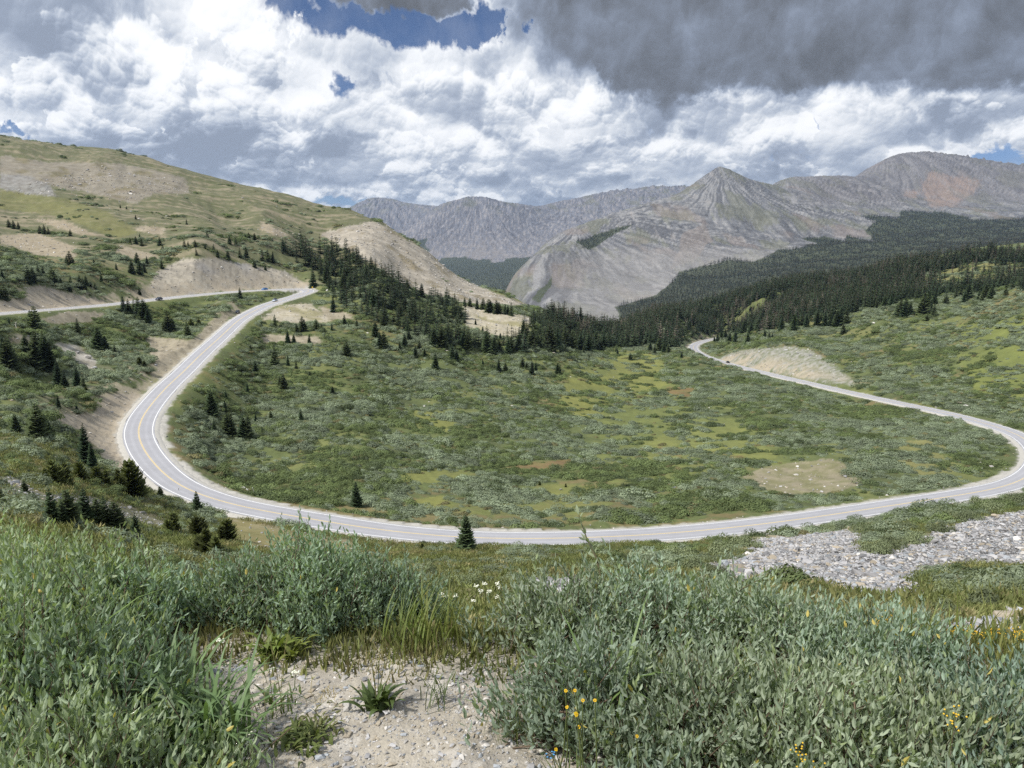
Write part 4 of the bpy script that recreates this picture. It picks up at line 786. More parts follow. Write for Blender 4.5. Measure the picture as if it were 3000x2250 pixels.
# gravel at the viewer's feet
NG = 30000; x = rs.uniform(-1.6, 1.0, NG); y = rs.uniform(1.75, 3.25, NG); k = (y < 2.78 + .12 * np.sin(x * 4)) & (rs.random(NG) < .28 + .9 * sm(-.25, .3, fbm(x / .35, y / .35, 3, 215)) + .4 * sm(2.45, 2.1, y)); x, y = x[k], y[k]; z = zat(x, y)
S = np.clip(.0037 * np.exp(rs.normal(0, .62, len(x))), .0018, .024); scatter('gravel', np.stack([x, y, z + S * .2], 1), rs.random(len(x)) * 6.28, np.stack([S * 1.25, S, S * .75], 1), rs.choice([0, 1, 2, 3, 3, 4, 4, 5], len(x)), RK_)
FLAT = [(737+157,1106+325,26,'flat blue grey stone at the back edge of the gravel'), (737+175,1106+335,20,'flat grey stone beside the blue grey one at the gravel edge'), (737+210,1106+360,24,'thin slate chip on the gravel, centre'), (737+10,1106+382,18,'small dark wedge stone left of the leafy weed'), (737+47,1106+334,20,'dark flat chip near the back of the gravel'), (737+168,1106+517,14,'round pale pebble near the front of the gravel'), (737+380,1106+518,12,'grey pebble at the edge of the right hand willow'), (470,1106+347,28,'pale blue grey slab at the left edge of the gravel'), (517,1106+343,32,'dark grey slab at the left edge of the gravel'), (593,1106+370,24,'flat tan stone on the left half of the gravel'), (653,1106+363,30,'flat grey stone on the left half of the gravel'), (670,1106+327,30,'broad brownish stone half buried at the back of the gravel'), (985,1106+545,34,'broad white stone at the bottom of the gravel')]
for i, (uu, vv, wpx, lab) in enumerate(FLAT):
    X, Y, Z = hit(uu, vv, 1.2); zc = Y * CP - Z * SP; s = wpx * zc / F / 2; me = rock_mesh(361 + i, .3, 18, 'flat_stone'); me.materials.append(mat_rock3 if 'blue' in lab or 'dark' in lab or 'slate' in lab else mat_rock4 if 'tan' in lab or 'brown' in lab else mat_rock2 if 'white' in lab or 'pale' in lab else mat_rock)
    o = bpy.data.objects.new('flat_stone', me); COL.objects.link(o); o.location = (X, Y, Z + s * .08); o.scale = (s * 1.1, s, s); o.rotation_euler = (rs.normal(0, .1), rs.normal(0, .1), rs.random() * 6.28); tag(o, lab, 'stone', 'flat stones on the gravel')

# ------------------------------------------------------------------ willows close to the viewer
def leaf_arrays(P, A, N, ln, wd, fold=.18, curl=.12):
    """lanceolate leaves: base points, axes, normals, lengths, widths -> verts, quads"""
    A = A / np.linalg.norm(A, axis=1)[:, None]; S = np.cross(A, N); S /= np.linalg.norm(S, axis=1)[:, None] + 1e-9; N = np.cross(S, A); n = len(P); L = ln[:, None]; W = wd[:, None] * .5
    def pt(s, k, dz): return P + A * (L * s) + S * (W * k) + N * (L * dz)
    V = np.stack([pt(0, 0, 0), pt(.30, -.92, fold * .35 - curl * .05), pt(.30, 0, -curl * .02), pt(.30, .92, fold * .35 - curl * .05), pt(.66, -.85, fold * .3 - curl * .35), pt(.66, 0, -curl * .3), pt(.66, .85, fold * .3 - curl * .35), pt(1, 0, -curl)], 1).reshape(-1, 3)
    f = np.array([(0, 3, 2, 1), (1, 2, 5, 4), (2, 3, 6, 5), (4, 5, 6, 7)]); Fq = (f[None] + (np.arange(n) * 8)[:, None, None]).reshape(-1, 4); return V, Fq
mat_leaf, g, b, o = new_mat('willow_leaf'); b.inputs['Roughness'].default_value = .55; b.inputs['Specular IOR Level'].default_value = .25
at = g.node('ShaderNodeAttribute', attribute_name='Col').outputs['Color']; geo = g.node('ShaderNodeNewGeometry'); cc = g.mix(geo.outputs['Backfacing'], at, g.vm('MULTIPLY', at, (1.18, 1.15, 1.25))); g.put(b.inputs['Base Color'], cc)
tr = g.node('ShaderNodeBsdfTranslucent'); g.put(tr.inputs[0], g.vm('MULTIPLY', at, (1.5, 1.6, .7))); mx = g.node('ShaderNodeMixShader'); mx.inputs[0].default_value = .30; g.l.new(b.outputs[0], mx.inputs[1]); g.l.new(tr.outputs[0], mx.inputs[2]); g.l.new(mx.outputs[0], o.inputs[0])
mat_twig = plain('willow_twig', (.13, .095, .065), .8, .2)
def twigs_to_leaves(r, p0, d, ln, leaf, c1, c2, young=.15, nl=(9, 14), yellow=.005):
    P = []; A = []; N = []; Ls = []; Cc = []
    for i in range(len(p0)):
        n = int(r.integers(*nl)); s = np.linspace(.12, 1, n); ax = d[i]; ref = np.array([.3, .2, 1.]) if abs(ax[2]) < .9 else np.array([1., 0, 0]); e1 = np.cross(ax, ref); e1 /= np.linalg.norm(e1); e2 = np.cross(ax, e1)
        ph = np.arange(n) * 2.4 + r.random() * 6.28; rad = np.cos(ph)[:, None] * e1 + np.sin(ph)[:, None] * e2; an = np.radians(r.uniform(26, 66, n) - 18 * s)[:, None]
        a = ax * np.cos(an) + rad * np.sin(an) + np.array([0, 0, .10]); P.append(p0[i] + ax * (ln[i] * s)[:, None]); A.append(a + r.normal(0, .12, (n, 3))); N.append(ax * np.sin(an) - rad * np.cos(an) + r.normal(0, .25, (n, 3)))
        Ls.append(leaf * r.uniform(.7, 1.2, n) * (1.08 - .35 * s ** 3)); w = r.random(n)[:, None]; c = (np.array(c1) * (1 - w) + np.array(c2) * w) * r.uniform(.82, 1.18)
        y_ = (s[:, None] > .75) * (r.random() < young); c = c * (1 - .6 * y_) + np.array([.20, .25, .085]) * .6 * y_; q = (r.random(n) < yellow)[:, None]; Cc.append(c * (1 - q) + np.array([.40, .34, .09]) * q)
    P, A, N, Ls, Cc = map(np.concatenate, (P, A, N, Ls, Cc)); V, Fq = leaf_arrays(P, A, -N, Ls, Ls * r.uniform(.27, .40, len(Ls))); return V, Fq, np.repeat(Cc, 8, 0)
def willow(u, D, R, H, label, seed, leaf=.033, dens=1.0, c1=(.15, .19, .11), c2=(.22, .27, .17), young=.15, group='willow shrubs at the edge of the pull-out'):
    r = rr_(seed); t, _ = ts(u, 1300); X = float(t) * D; Z = float(zat(X, D)[0]); e = empty('willow_shrub', (X, D, Z), label, 'shrub', group)
    nt = int(dens * 620 * R * R / .2 * (.6 + H)); th = r.random(nt) * 6.28; cp = r.uniform(-.02, 1, nt); sp = np.sqrt(1 - np.clip(cp, 0, 1) ** 2); q = r.uniform(.35, 1, nt) ** .45
    lump = 1 + .22 * np.sin(th * 3 + seed) * sp + .12 * np.sin(th * 7 + seed * 2.1); dv = np.stack([np.cos(th) * sp, np.sin(th) * sp, np.maximum(cp, 0)], 1)
    tip = dv * q[:, None] * np.stack([R * lump, R * lump, H * (.85 + .3 * r.random(nt))], 1); tip[:, 2] = np.maximum(tip[:, 2], .03)
    leaf = leaf * (1.08 if D < 3.3 else 1.0); d = dv * .55 + np.array([0, 0, .75]) + r.normal(0, .33, (nt, 3)); d /= np.linalg.norm(d, axis=1)[:, None]; ln = r.uniform(.11, .24, nt); p0 = tip - d * ln[:, None]
    # keep the clump standing on the falling ground
    p0[:, 2] = np.maximum(p0[:, 2], .01); gzl = zat(X + p0[:, 0], D + p0[:, 1]) - Z; p0[:, 2] += gzl * .8
    V, Fq, Cc = twigs_to_leaves(r, p0, d, ln, leaf, c1, c2, young); m = MB(); m.add(V, Fq); m.c.append(Cc); m.build('foliage', mat_leaf, e, smooth=False)
    sm_ = MB()
    for i in range(0, nt, 3): sm_.tube([p0[i] - d[i] * .05, p0[i] + d[i] * ln[i] * .5, p0[i] + d[i] * ln[i]], [.0022, .0016, .0008], 3)
    for i in range(int(26 + 60 * R)):
        j = int(r.integers(0, nt)); a = np.array([r.normal(0, R * .12), r.normal(0, R * .12), -.03]); mid = (a + p0[j]) * .5 + np.array([r.normal(0, .03), r.normal(0, .03), .04]); sm_.tube([a, mid, p0[j]], [.007, .005, .0025], 4)
    sm_.build('stems', mat_twig, e); return e
LB = ((.200, .255, .132), (.310, .365, .215))  # back left willows: their lit look is put into brighter leaf colours
WIL = [(60,1.75,.50,.60,'dense grey green willow filling the bottom left corner',1,.034), (-60,2.35,.60,.80,'pale willow at the left frame edge, second from the corner',2,.034), (150,2.25,.45,.60,'grey green willow just behind the broad bladed grass, left',3,.034), (110,2.95,.58,.76,'pale yellow green willow in the middle of the left mass',4,.034), (235,2.95,.42,.60,'willow with pale shoot tips next to the gravel, left',5,.034), (-70,3.7,.70,.86,'tall pale willow at the left frame edge, below the thicket',6,.034), (140,3.85,.62,.74,'pale willow at the back of the left mass',7,.034), (345,3.9,.50,.66,'dark glossy willow on the right shoulder of the left mass',8,.034), (40,4.8,.70,.92,'tallest pale willow at the back left',9,.035), (290,4.9,.58,.78,'darker willow at the back of the left mass, under small spruces',10,.034),
 (610,3.28,.38,.50,'low willow at the left end of the middle row',11,.030), (690,3.34,.42,.56,'rounded willow in the middle row behind the docks',12,.030), (775,3.32,.38,.54,'willow at the right end of the middle row, beside the grass',13,.030), (620,4.5,.46,.62,'back willow of the middle row, left',14,.030), (745,4.6,.46,.68,'back willow of the middle row, centre',15,.030), (850,4.4,.32,.62,'narrow upright willow at the end of the middle row',16,.030), (850,3.4,.30,.52,'rounded willow at the right end of the middle row, facing the gravel',34,.030), (535,3.2,.30,.44,'small willow in the notch between the left mass and middle row',35,.030),
 (1290,2.35,.40,.44,'silvery willow leaning over the gravel edge, right',17,.034), (1500,2.2,.48,.50,'silvery willow behind the yellow daisies',18,.034), (1790,2.1,.50,.50,'silvery willow in the lower right, centre of the mass',19,.034), (2080,2.1,.50,.48,'broad leaved silvery willow, lower right',20,.036), (2310,2.2,.50,.46,'silvery willow at the right frame edge',21,.036), (1215,3.05,.40,.48,'grey willow at the left tip of the right mass',22,.033), (1380,3.1,.48,.54,'grey willow bearing the tall shoot',23,.033), (1610,3.0,.48,.50,'grey willow in the middle of the right mass',24,.033), (1870,2.75,.48,.42,'low grey willow before the scree, right',25,.034), (1430,3.95,.46,.56,'grey willow on the skyline of the right mass',26,.033), (1235,3.75,.38,.50,'grey willow behind the left tip of the right mass',27,.032), (1640,3.7,.42,.42,'low grey willow at the back of the right mass',28,.033), (1440,1.62,.40,.36,'willow at the bottom edge under the yellow daisies',29,.036), (1700,1.55,.45,.40,'dark leaved willow at the bottom edge, right of centre',30,.037), (2000,1.55,.45,.40,'dark leaved willow at the bottom edge, right',31,.037), (2270,1.6,.45,.40,'willow in the bottom right corner',32,.037), (2080,2.75,.42,.32,'low willow below the yellow flowers, right',33,.034)]
WIL = [w_ for w_ in WIL if w_[5] != 33]
HS = {35: .8, 9: .86, 6: .84, 2: .74, 7: .55, 10: .48, 4: .62, 8: .60, 5: .62, 3: .70, 1: .75, 25: .27, 20: .50, 21: .26, 31: .5, 32: .42, 28: .36, 24: .74, 19: .70, 17: .8, 18: .68, 22: .8, 23: .78, 26: .80, 27: .8, 34: .86, 16: .74, 15: .80, 14: .74, 13: .66, 12: .92, 11: .60}
WOBJ = {}
for (u_, D_, R_, H_, lab, sd_, lf) in WIL:
    left = sd_ in (2, 4, 6, 7, 9); mid_ = 11 <= sd_ <= 16 or sd_ in (34, 35); right = 17 <= sd_ < 34
    tone = float(rr_(sd_ + 900).uniform(.8, 1.12)); yel = float(rr_(sd_ + 950).uniform(-.10, .05)); R_ *= .9 if right else 1; c1, c2 = LB if left else ((.160, .212, .122), (.250, .310, .190)) if not right else ((.165, .212, .138), (.262, .318, .220))
    c1, c2 = [(a_ * tone * (1 + yel), b_ * tone, d_ * tone * (1 - 1.2 * yel)) for a_, b_, d_ in (c1, c2)]
    WOBJ[sd_] = willow(u_, D_, R_, H_ * HS.get(sd_, .64 if right else .78), lab, sd_, lf, .95 if not mid_ else 2.1, c1, c2, .5 if left else .12)
# the tall shoot over the right mass
def at_d(u, v, D): t, s = ts(u, v); return np.array([float(t) * D, D, float(s) * D])
e = WOBJ[23]; el_ = np.array(e.location); sh = np.array([at_d(u_, v_, 3.35) for u_, v_ in ((1490,1430),(1400,1335),(1330,1285),(1297,1240),(1288,1205),(1268,1165),(1250,1112))]) - el_
m = MB(); m.tube(sh, [.008, .007, .006, .005, .0045, .0035, .002], 5, (.24, .21, .13)); q = catmull(sh, 5)[6:]; r = rr_(401); dd = np.gradient(q, axis=0); dd /= np.linalg.norm(dd, axis=1)[:, None]
P = np.repeat(q, 2, 0) ; A = np.repeat(dd, 2, 0) + r.normal(0, .5, P.shape); keep = r.random(len(P)) < .85; P, A = P[keep], A[keep]; ls = .052 * r.uniform(.6, 1.2, len(P)); V, Fq = leaf_arrays(P, A, r.normal(0, 1, P.shape) + [0, -1, .5], ls, ls * .3); m.add(V, Fq); m.c.append(np.tile((.26, .30, .19), (len(V), 1)))
m.build('tall_shoot', mat_leaf, e, smooth=False)

# ------------------------------------------------------------------ grasses, weeds and flowers near the viewer
mat_grass = colmat('grass_blade', .0, (), rough=.5, spec=.3, trans=.3)
def blades(m, r, n, ln, wd, arch, col, spread, up=1.0, base=(0, 0, 0), cvar=.2):
    k = 7; s = np.linspace(0, 1, k)
    for i in range(n):
        a = r.random() * 6.28; L = ln * r.uniform(.55, 1.15); p0 = np.array(base) + np.array([r.normal(0, spread), r.normal(0, spread), -.01]); o_ = np.array([math.cos(a), math.sin(a), 0]); b_ = arch * r.uniform(.4, 1.4); lean = r.uniform(.05, .4) * (2 - up)
        th = lean + b_ * s ** 1.5 * 2.0; st = np.stack([np.sin(th)[:, None] * o_ + np.cos(th)[:, None] * np.array([0, 0, 1.])], 0)[0] * (L / (k - 1)); p = p0 + np.concatenate([[np.zeros(3)], np.cumsum(st, 0)[:-1]]); sd__ = np.array([-math.sin(a), math.cos(a), 0]) * wd * .5; w = np.minimum(1, 1.15 - s ** 2.2 * 1.13)[:, None] * np.minimum(1, .55 + s * 2)[:, None]
        v = np.stack([p - sd__ * w, p + sd__ * w], 1).reshape(-1, 3); j = np.arange(k - 1) * 2; m.add(v, np.stack([j, j + 1, j + 3, j + 2], -1)); c = np.array(col) * r.uniform(1 - cvar, 1 + cvar); m.c.append(np.tile(c, (len(v), 1)))
GR = [(430,1655,46,.46,.014,1.25,(.125,.195,.080),.06,'broad bladed green grass clump at the bottom left of the gravel'), (350,1610,36,.42,.015,1.2,(.13,.20,.082),.06,'tall arching grass clump in front of the left willows'), (490,1640,46,.38,.012,1.25,(.135,.20,.08),.05,'lower arching grass clump touching the gravel'), (390,1560,26,.38,.014,1.2,(.14,.21,.088),.05,'pale arching grass clump behind the others, left'), (75,1600,9,.56,.013,.9,(.15,.22,.065),.06,'tall grass clump inside the left willow'), (10,1520,8,.50,.011,.9,(.17,.24,.065),.06,'yellow green grass clump at the left frame edge'), (1330,1600,12,.50,.013,.7,(.15,.22,.075),.05,'pale green grass blades rising from the right willow'), (1110,1590,90,.17,.0022,.5,(.12,.15,.045),.035,'fine tufted grass at the foot of the right willow'), (945,1523,26,.15,.004,.8,(.10,.13,.055),.03,'sparse grass tuft on the right half of the gravel'), (700,1512,34,.07,.0025,.9,(.34,.28,.13),.03,'dry straw coloured tuft on the gravel'), (610,1540,16,.09,.006,.8,(.12,.16,.05),.02,'small green tuft on the left half of the gravel'), (560,1560,14,.30,.003,.3,(.22,.19,.09),.05,'thin seeding stalks at the left edge of the gravel'), (905,1400,40,.26,.007,.5,(.15,.19,.05),.07,'yellow green grass clump behind the gravel'), (960,1395,44,.28,.006,.5,(.17,.19,.055),.07,'upright grass clump in the gap between the willows'), (1000,1370,40,.30,.006,.5,(.15,.18,.05),.07,'tall grass clump at the left of the right mass'), (930,1345,36,.32,.005,.4,(.20,.18,.065),.08,'straw tinted grass under the white flowers'), (1010,1330,36,.34,.005,.4,(.18,.18,.06),.08,'grass with rusty stalks under the white flowers'), (880,1385,30,.24,.006,.5,(.13,.17,.05),.06,'green grass clump beside the middle willow row'), (1930,1395,30,.3,.006,.4,(.16,.20,.055),.08,'grass clump under the yellow flowers, right'), (2060,1420,30,.3,.006,.4,(.17,.20,.055),.08,'bright grass clump at the right edge of the willows'), (2170,1440,30,.28,.006,.4,(.18,.19,.06),.08,'grass clump below the lower scree')]
for (uu, vv, n, ln, wd, ar, cl, spd, lab) in GR:
    X, Y, Z = hit(uu, vv, 1.2); m = MB(); r = rr_(int(uu + vv)); blades(m, r, n, ln, wd, ar, cl, spd); o = m.build('grass_clump', mat_grass, smooth=False); o.location = (X, Y, Z); tag(o, lab, 'grass clump', 'grass clumps by the gravel')
WD = [(815,1528,36,.13,.024,.75,(.085,.120,.040),'leafy weed with seed stalks in the middle of the gravel',True), (585,1418,34,.135,.026,.7,(.16,.21,.05),'bright yellow green dock rosette at the back left of the gravel',False), (628,1422,26,.115,.024,.75,(.17,.20,.05),'second dock rosette, beside the brighter one',False), (655,1600,110,.075,.012,1.0,(.12,.15,.045),'low spreading weed mat near the front of the gravel',False), (690,1570,50,.06,.010,1.0,(.15,.16,.06),'thin weed patch just behind the spreading mat',False), (1420,1600,12,.26,.055,.5,(.10,.165,.05),'large leaved dock in the right willow under the daisies',False), (590,1520,10,.09,.014,.7,(.10,.14,.05),'small upright weed near the left grass',False)]
for (uu, vv, n, ln, wd, ar, cl, lab, stalk) in WD:
    X, Y, Z = hit(uu, vv, 1.2); e = empty('weed', (X, Y, Z), lab, 'weed', 'weeds on the gravel'); m = MB(); r = rr_(int(uu * 3 + vv)); blades(m, r, n, ln, wd, ar, cl, .022 if ln > .08 else .045, .2); m.build('leaves', mat_grass, e, smooth=False)
    if stalk:
        m = MB()
        for _ in range(5):
            tp = np.array([r.normal(.02, .03), r.normal(0, .03), r.uniform(.14, .22)]); m.tube([(0, 0, 0), tp * .5, tp], [.0018, .0015, .001], 4, (.16, .17, .07))
            for q in np.linspace(.6, 1, 9): m.box(tp * q + r.normal(0, .006, 3), (.004, .004, .005), (.30, .26, .12))
        m.build('seed_stalk', mat_grass, e, smooth=False)
def flower(u, v, D, sort, lab, grp):
    p = at_d(u, v, D); Zg = float(zat(p[0], D)[0]); h = max(p[2] - Zg, .08); r = rr_(int(u * 7 + v)); e = empty('wildflower', (p[0], D, Zg), lab, 'flower', grp); m = MB(); top = np.array([0, 0, h]); bs = np.array([r.normal(0, .03), r.normal(0, .03), -.01]); m.tube([bs, (bs + top) * .5 + [.01, 0, 0], top], [.0022, .002, .0015], 4, (.12, .15, .05)); blades(m, r, 5, h * .5, .006, .5, (.12, .16, .05), .012); m.build('stem', mat_grass, e, smooth=False)
    m = MB(); ico = np.array([(1, 0, 0), (-1, 0, 0), (0, 1, 0), (0, -1, 0), (0, 0, 1), (0, 0, -1)], float); fo = [(0, 2, 4), (2, 1, 4), (1, 3, 4), (3, 0, 4), (2, 0, 5), (1, 2, 5), (3, 1, 5), (0, 3, 5)]
    if sort == 'white':
        for _ in range(18):
            a, q = r.random() * 6.28, .014 * math.sqrt(r.random()); m.add(ico * [.0045, .0045, .003] + top + [q * math.cos(a), q * math.sin(a), r.normal(.004, .004)], fo, (.82, .82, .76))
    elif sort == 'yellow':
        tilt = np.array([r.normal(0, .3), -.6, .8]); tilt /= np.linalg.norm(tilt); e1 = np.cross(tilt, [1, 0, 0]); e1 /= np.linalg.norm(e1); e2 = np.cross(tilt, e1)
        sz_ = 1.0 if 'largest open' in lab else .62
        for k in range(11):
            a = k * 6.28 / 11; dr = e1 * math.cos(a) + e2 * math.sin(a); sdv = np.cross(tilt, dr); c = top + tilt * .002; sz_ = 1.0 if 'largest open' in lab else .62; L = .0085 * sz_ * r.uniform(.85, 1.1); m.add([c + dr * .002 - sdv * .001, c + dr * L * .7 - sdv * .0022, c + dr * L, c + dr * L * .7 + sdv * .0022, c + dr * .002 + sdv * .001], [(0, 1, 2, 3, 4)], (.80, .55, .03))
        m.add(ico * .0026 * sz_ + top + tilt * .002, fo, (.62, .34, .03))
    elif sort == 'yellowspray':
        for _ in range(16): q = r.normal(0, .011, 3) * [1, 1, 1.5]; m.add(ico * .0033 + top + q - [0, 0, .012], fo, (.74, .50, .04))
    elif sort == 'red':
        for _ in range(22): q = r.normal(0, .005, 3) * [1, 1, 2.6]; m.add(ico * [.0025, .0025, .007] + top + q - [0, 0, .02], fo, (.62, .10, .05))
    elif sort == 'blue':
        for _ in range(8): q = r.normal(0, .007, 3); m.add(ico * [.0032, .0032, .002] + top + q, fo, (.10, .33, .62))
    m.build('flower_head', mat_petal, e, smooth=False)
mat_petal = colmat('petal', 0, (), rough=.6, spec=.2, trans=.25)
for c, d in ((600,530),(650,540),(682,552),(740,545)): flower(737 + c / 3, 1106 + d / 3, 4.0, 'white', 'white flower cluster at the left of the grassy gap', 'white flowers in the gap, left')
for c, d in ((878,482),(930,470),(905,512),(1015,470),(1028,490),(1010,555),(860,578),(960,515)): flower(737 + c / 3, 1106 + d / 3, 3.9, 'white', 'tall white flower cluster standing above the grassy gap', 'white flowers in the gap, centre')
for c, d in ((1275,562),(1300,585),(1330,595),(1360,598),(1395,600),(1425,590),(1160,620)): flower(737 + c / 3, 1106 + d / 3, 4.1, 'white', 'white flower cluster in the row left of the tall shoot', 'white flowers in the gap, right')
for c, d in ((1522,765),(1505,812),(1530,835),(1480,850),(1605,830),(1255,820)): flower(1474.7 + c / 3, 1106 + d / 3, 3.2, 'white', 'white flower cluster below the lower scree, right', 'white flowers by the scree')
for (c, d), lab in zip(((1520,1312),(1565,1222),(1465,1265),(1455,1160),(1515,1158),(1390,1540),(1540,1395),(1915,1455),(1645,1222)), ('largest open yellow daisy in front of the right willow', 'yellow daisy just above the largest one', 'yellow daisy left of the largest one', 'small yellow daisy at the top left of the group', 'yellow daisy bud at the top of the group', 'yellow daisy low down beside the blue petals', 'small yellow daisy under the largest one', 'orange yellow daisy deep in the right willow', 'small yellow daisy at the right of the group')): flower(737 + c / 3, 1106 + d / 3, 1.95 if d > 1100 else 2.0, 'yellow', lab, 'yellow daisies in the right willow')
for c, d in ((930,672),(945,700),(950,730),(1225,705),(1245,695),(1275,690),(1305,692),(1330,675),(1352,690),(1362,762),(1412,735),(1300,725),(1255,735)): flower(1474.7 + c / 3, 1106 + d / 3, 3.2, 'yellowspray', 'yellow flower spray standing up before the dark willow patch', 'yellow sprays before the scree')
for c, d in ((1570,760),(1640,780),(1680,765),(1712,850),(1762,808),(1860,820),(1880,850),(1950,940),(1985,930),(2020,945),(2100,960),(2140,940),(2180,905)): flower(1474.7 + c / 3, 1106 + d / 3, 2.9, 'yellowspray', 'yellow flower spray along the right edge below the lower scree', 'yellow sprays at the right edge')
for c, d, lab in ((890,1650,'yellow flower at the bottom edge, right'), (750,1545,'faded yellow flower in the lower right willow'), (1765,1320,'small orange yellow flower deep in the far right willow')): flower(1474.7 + c / 3, 1106 + d / 3, 1.85, 'yellowspray', lab, 'single yellow flowers')
for c, d, lab in ((1615,470,'tall yellow flower spray beside the middle willow row'), (1335,600,'orange yellow flower at the edge of the left willows'), (1430,790,'yellow flower spray above the left gravel edge')): flower(c / 3, 1106 + d / 3, 3.3, 'yellowspray', lab, 'yellow sprays, left')
flower(849, 1266, 3.3, 'red', 'red paintbrush flower in the middle willow row', 'red flower'); flower(1192, 1629, 1.9, 'blue', 'small blue petals at the bottom of the right willow', 'blue flower')
for (uu, vv, lab) in ((545,1613,'white flower cluster low at the left gravel edge'), (540,1640,'white flower cluster at the bottom left of the gravel'), (478,1415,'white flower cluster at the back left gravel corner'), (640,1485,'white flower cluster by the left gravel edge, behind the grass')):
    X, Y, Z = hit(uu, vv + 12, 1.2); flower(uu, vv, Y - .01, 'white', lab, 'white flowers at the gravel edge')
# short growth under and between the willows
x, y = jgrid(-3.4, 3.6, 2.3, 7.5, .10, rs); t0 = x / y; gap_ = (t0 > -.16) & (t0 < .03); k = (y > 2.66 + .1 * np.sin(x * 5)) & (rs.random(len(x)) < .8) | ((x > .45) & (y > 2.2)) | ((x < -1.25) & (y > 2.2)); x, y = x[k], y[k]; z = zat(x, y)
scatter('undergrowth', np.stack([x, y, z - .01], 1), rs.random(len(x)) * 6.28, np.repeat((rs.uniform(.12, .30, len(x)) * 1.0)[:, None], 3, 1) * np.array([.55, .55, .85]), rs.choice([0, 0, 1, 1, 2], len(x)), GRASS)

# ------------------------------------------------------------------ willow clumps on the slope between the viewer and the road
CL = [(770,1262,62,46),(850,1262,60,50),(930,1250,66,40),(960,1272,50,40),(1010,1268,66,36),(640,1232,70,30),(1560,1205,90,42),(1470,1215,90,40),(1500,1238,90,44),(1610,1185,80,36),(1400,1222,80,30),(1350,1215,60,24),(1560,1252,60,36),(1700,1268,80,34),(1760,1300,90,44),(1830,1310,80,44),(1880,1320,90,40),(2040,1335,110,60),(2130,1320,120,64),(2200,1300,110,60),(2060,1300,100,50),(2120,1275,100,46),(2190,1262,90,44),(2010,1352,80,50),(1950,1340,70,44),(1900,1195,70,34),(1930,1185,70,36),(1980,1175,70,34),(2030,1150,70,30),(2090,1125,70,28),(2150,1105,70,26),(1960,1145,60,24),(1870,1150,60,22),(1800,1148,50,16),(2040,1118,60,22),(2200,1085,70,24),(2120,1092,60,22)]
_cl = []
for s_ in range(4):
    m = MB(); v_, f_, c_ = shrub_cards(rr_(501 + s_), 2600, 1.5, 1.1, .085, (.135, .162, .085), (.195, .225, .125), 7); m.add(v_, f_); m.c.append(c_); _cl.append(m.build('willow_clump', mat_scrub, link=False))
rc = rr_(503)
for (uu, vv, wpx, hpx) in CL:
    X, Y, Z = hit(uu, vv, 9); zc = Y * CP - Z * SP; w_ = wpx * zc / F / 2 / 1.7; h_ = hpx * zc / F / 1.15
    o = _cl[int(rc.integers(0, 4))].copy(); o.name = 'willow_clump'; COL.objects.link(o); o.location = (X, Y, Z - .1); o.scale = (w_, w_ * rc.uniform(.8, 1.1), h_); o.rotation_euler = (0, 0, rc.random() * 6.28)
    if uu < 700: lab, gp = 'low grey willow clump left of the grassy slope below the road', None
    elif uu < 900 and vv > 1240: lab, gp = 'dense dark willow clump just behind the white flowers, left part', 'dark willow clumps behind the flowers'
    elif uu < 1100 and vv > 1240: lab, gp = 'dense dark willow clump just behind the white flowers, right part', 'dark willow clumps behind the flowers'
    elif uu < 1640 and vv < 1260: lab, gp = 'grey green willow clump left of the scree below the road', 'willow clumps left of the scree'
    elif uu < 1900 and vv > 1260: lab, gp = 'willow clump along the lower edge of the scree', 'willow clumps under the scree'
    elif vv > 1255: lab, gp = 'large willow clump in the patch between the two screes', 'willow clumps between the screes'
    elif vv > 1170: lab, gp = 'willow clump in the green tongue cutting into the scree', 'willow clumps in the tongue'
    else: lab, gp = 'willow clump between the near road and the scree', 'willow clumps above the scree'
    tag(o, lab, 'shrub', gp)
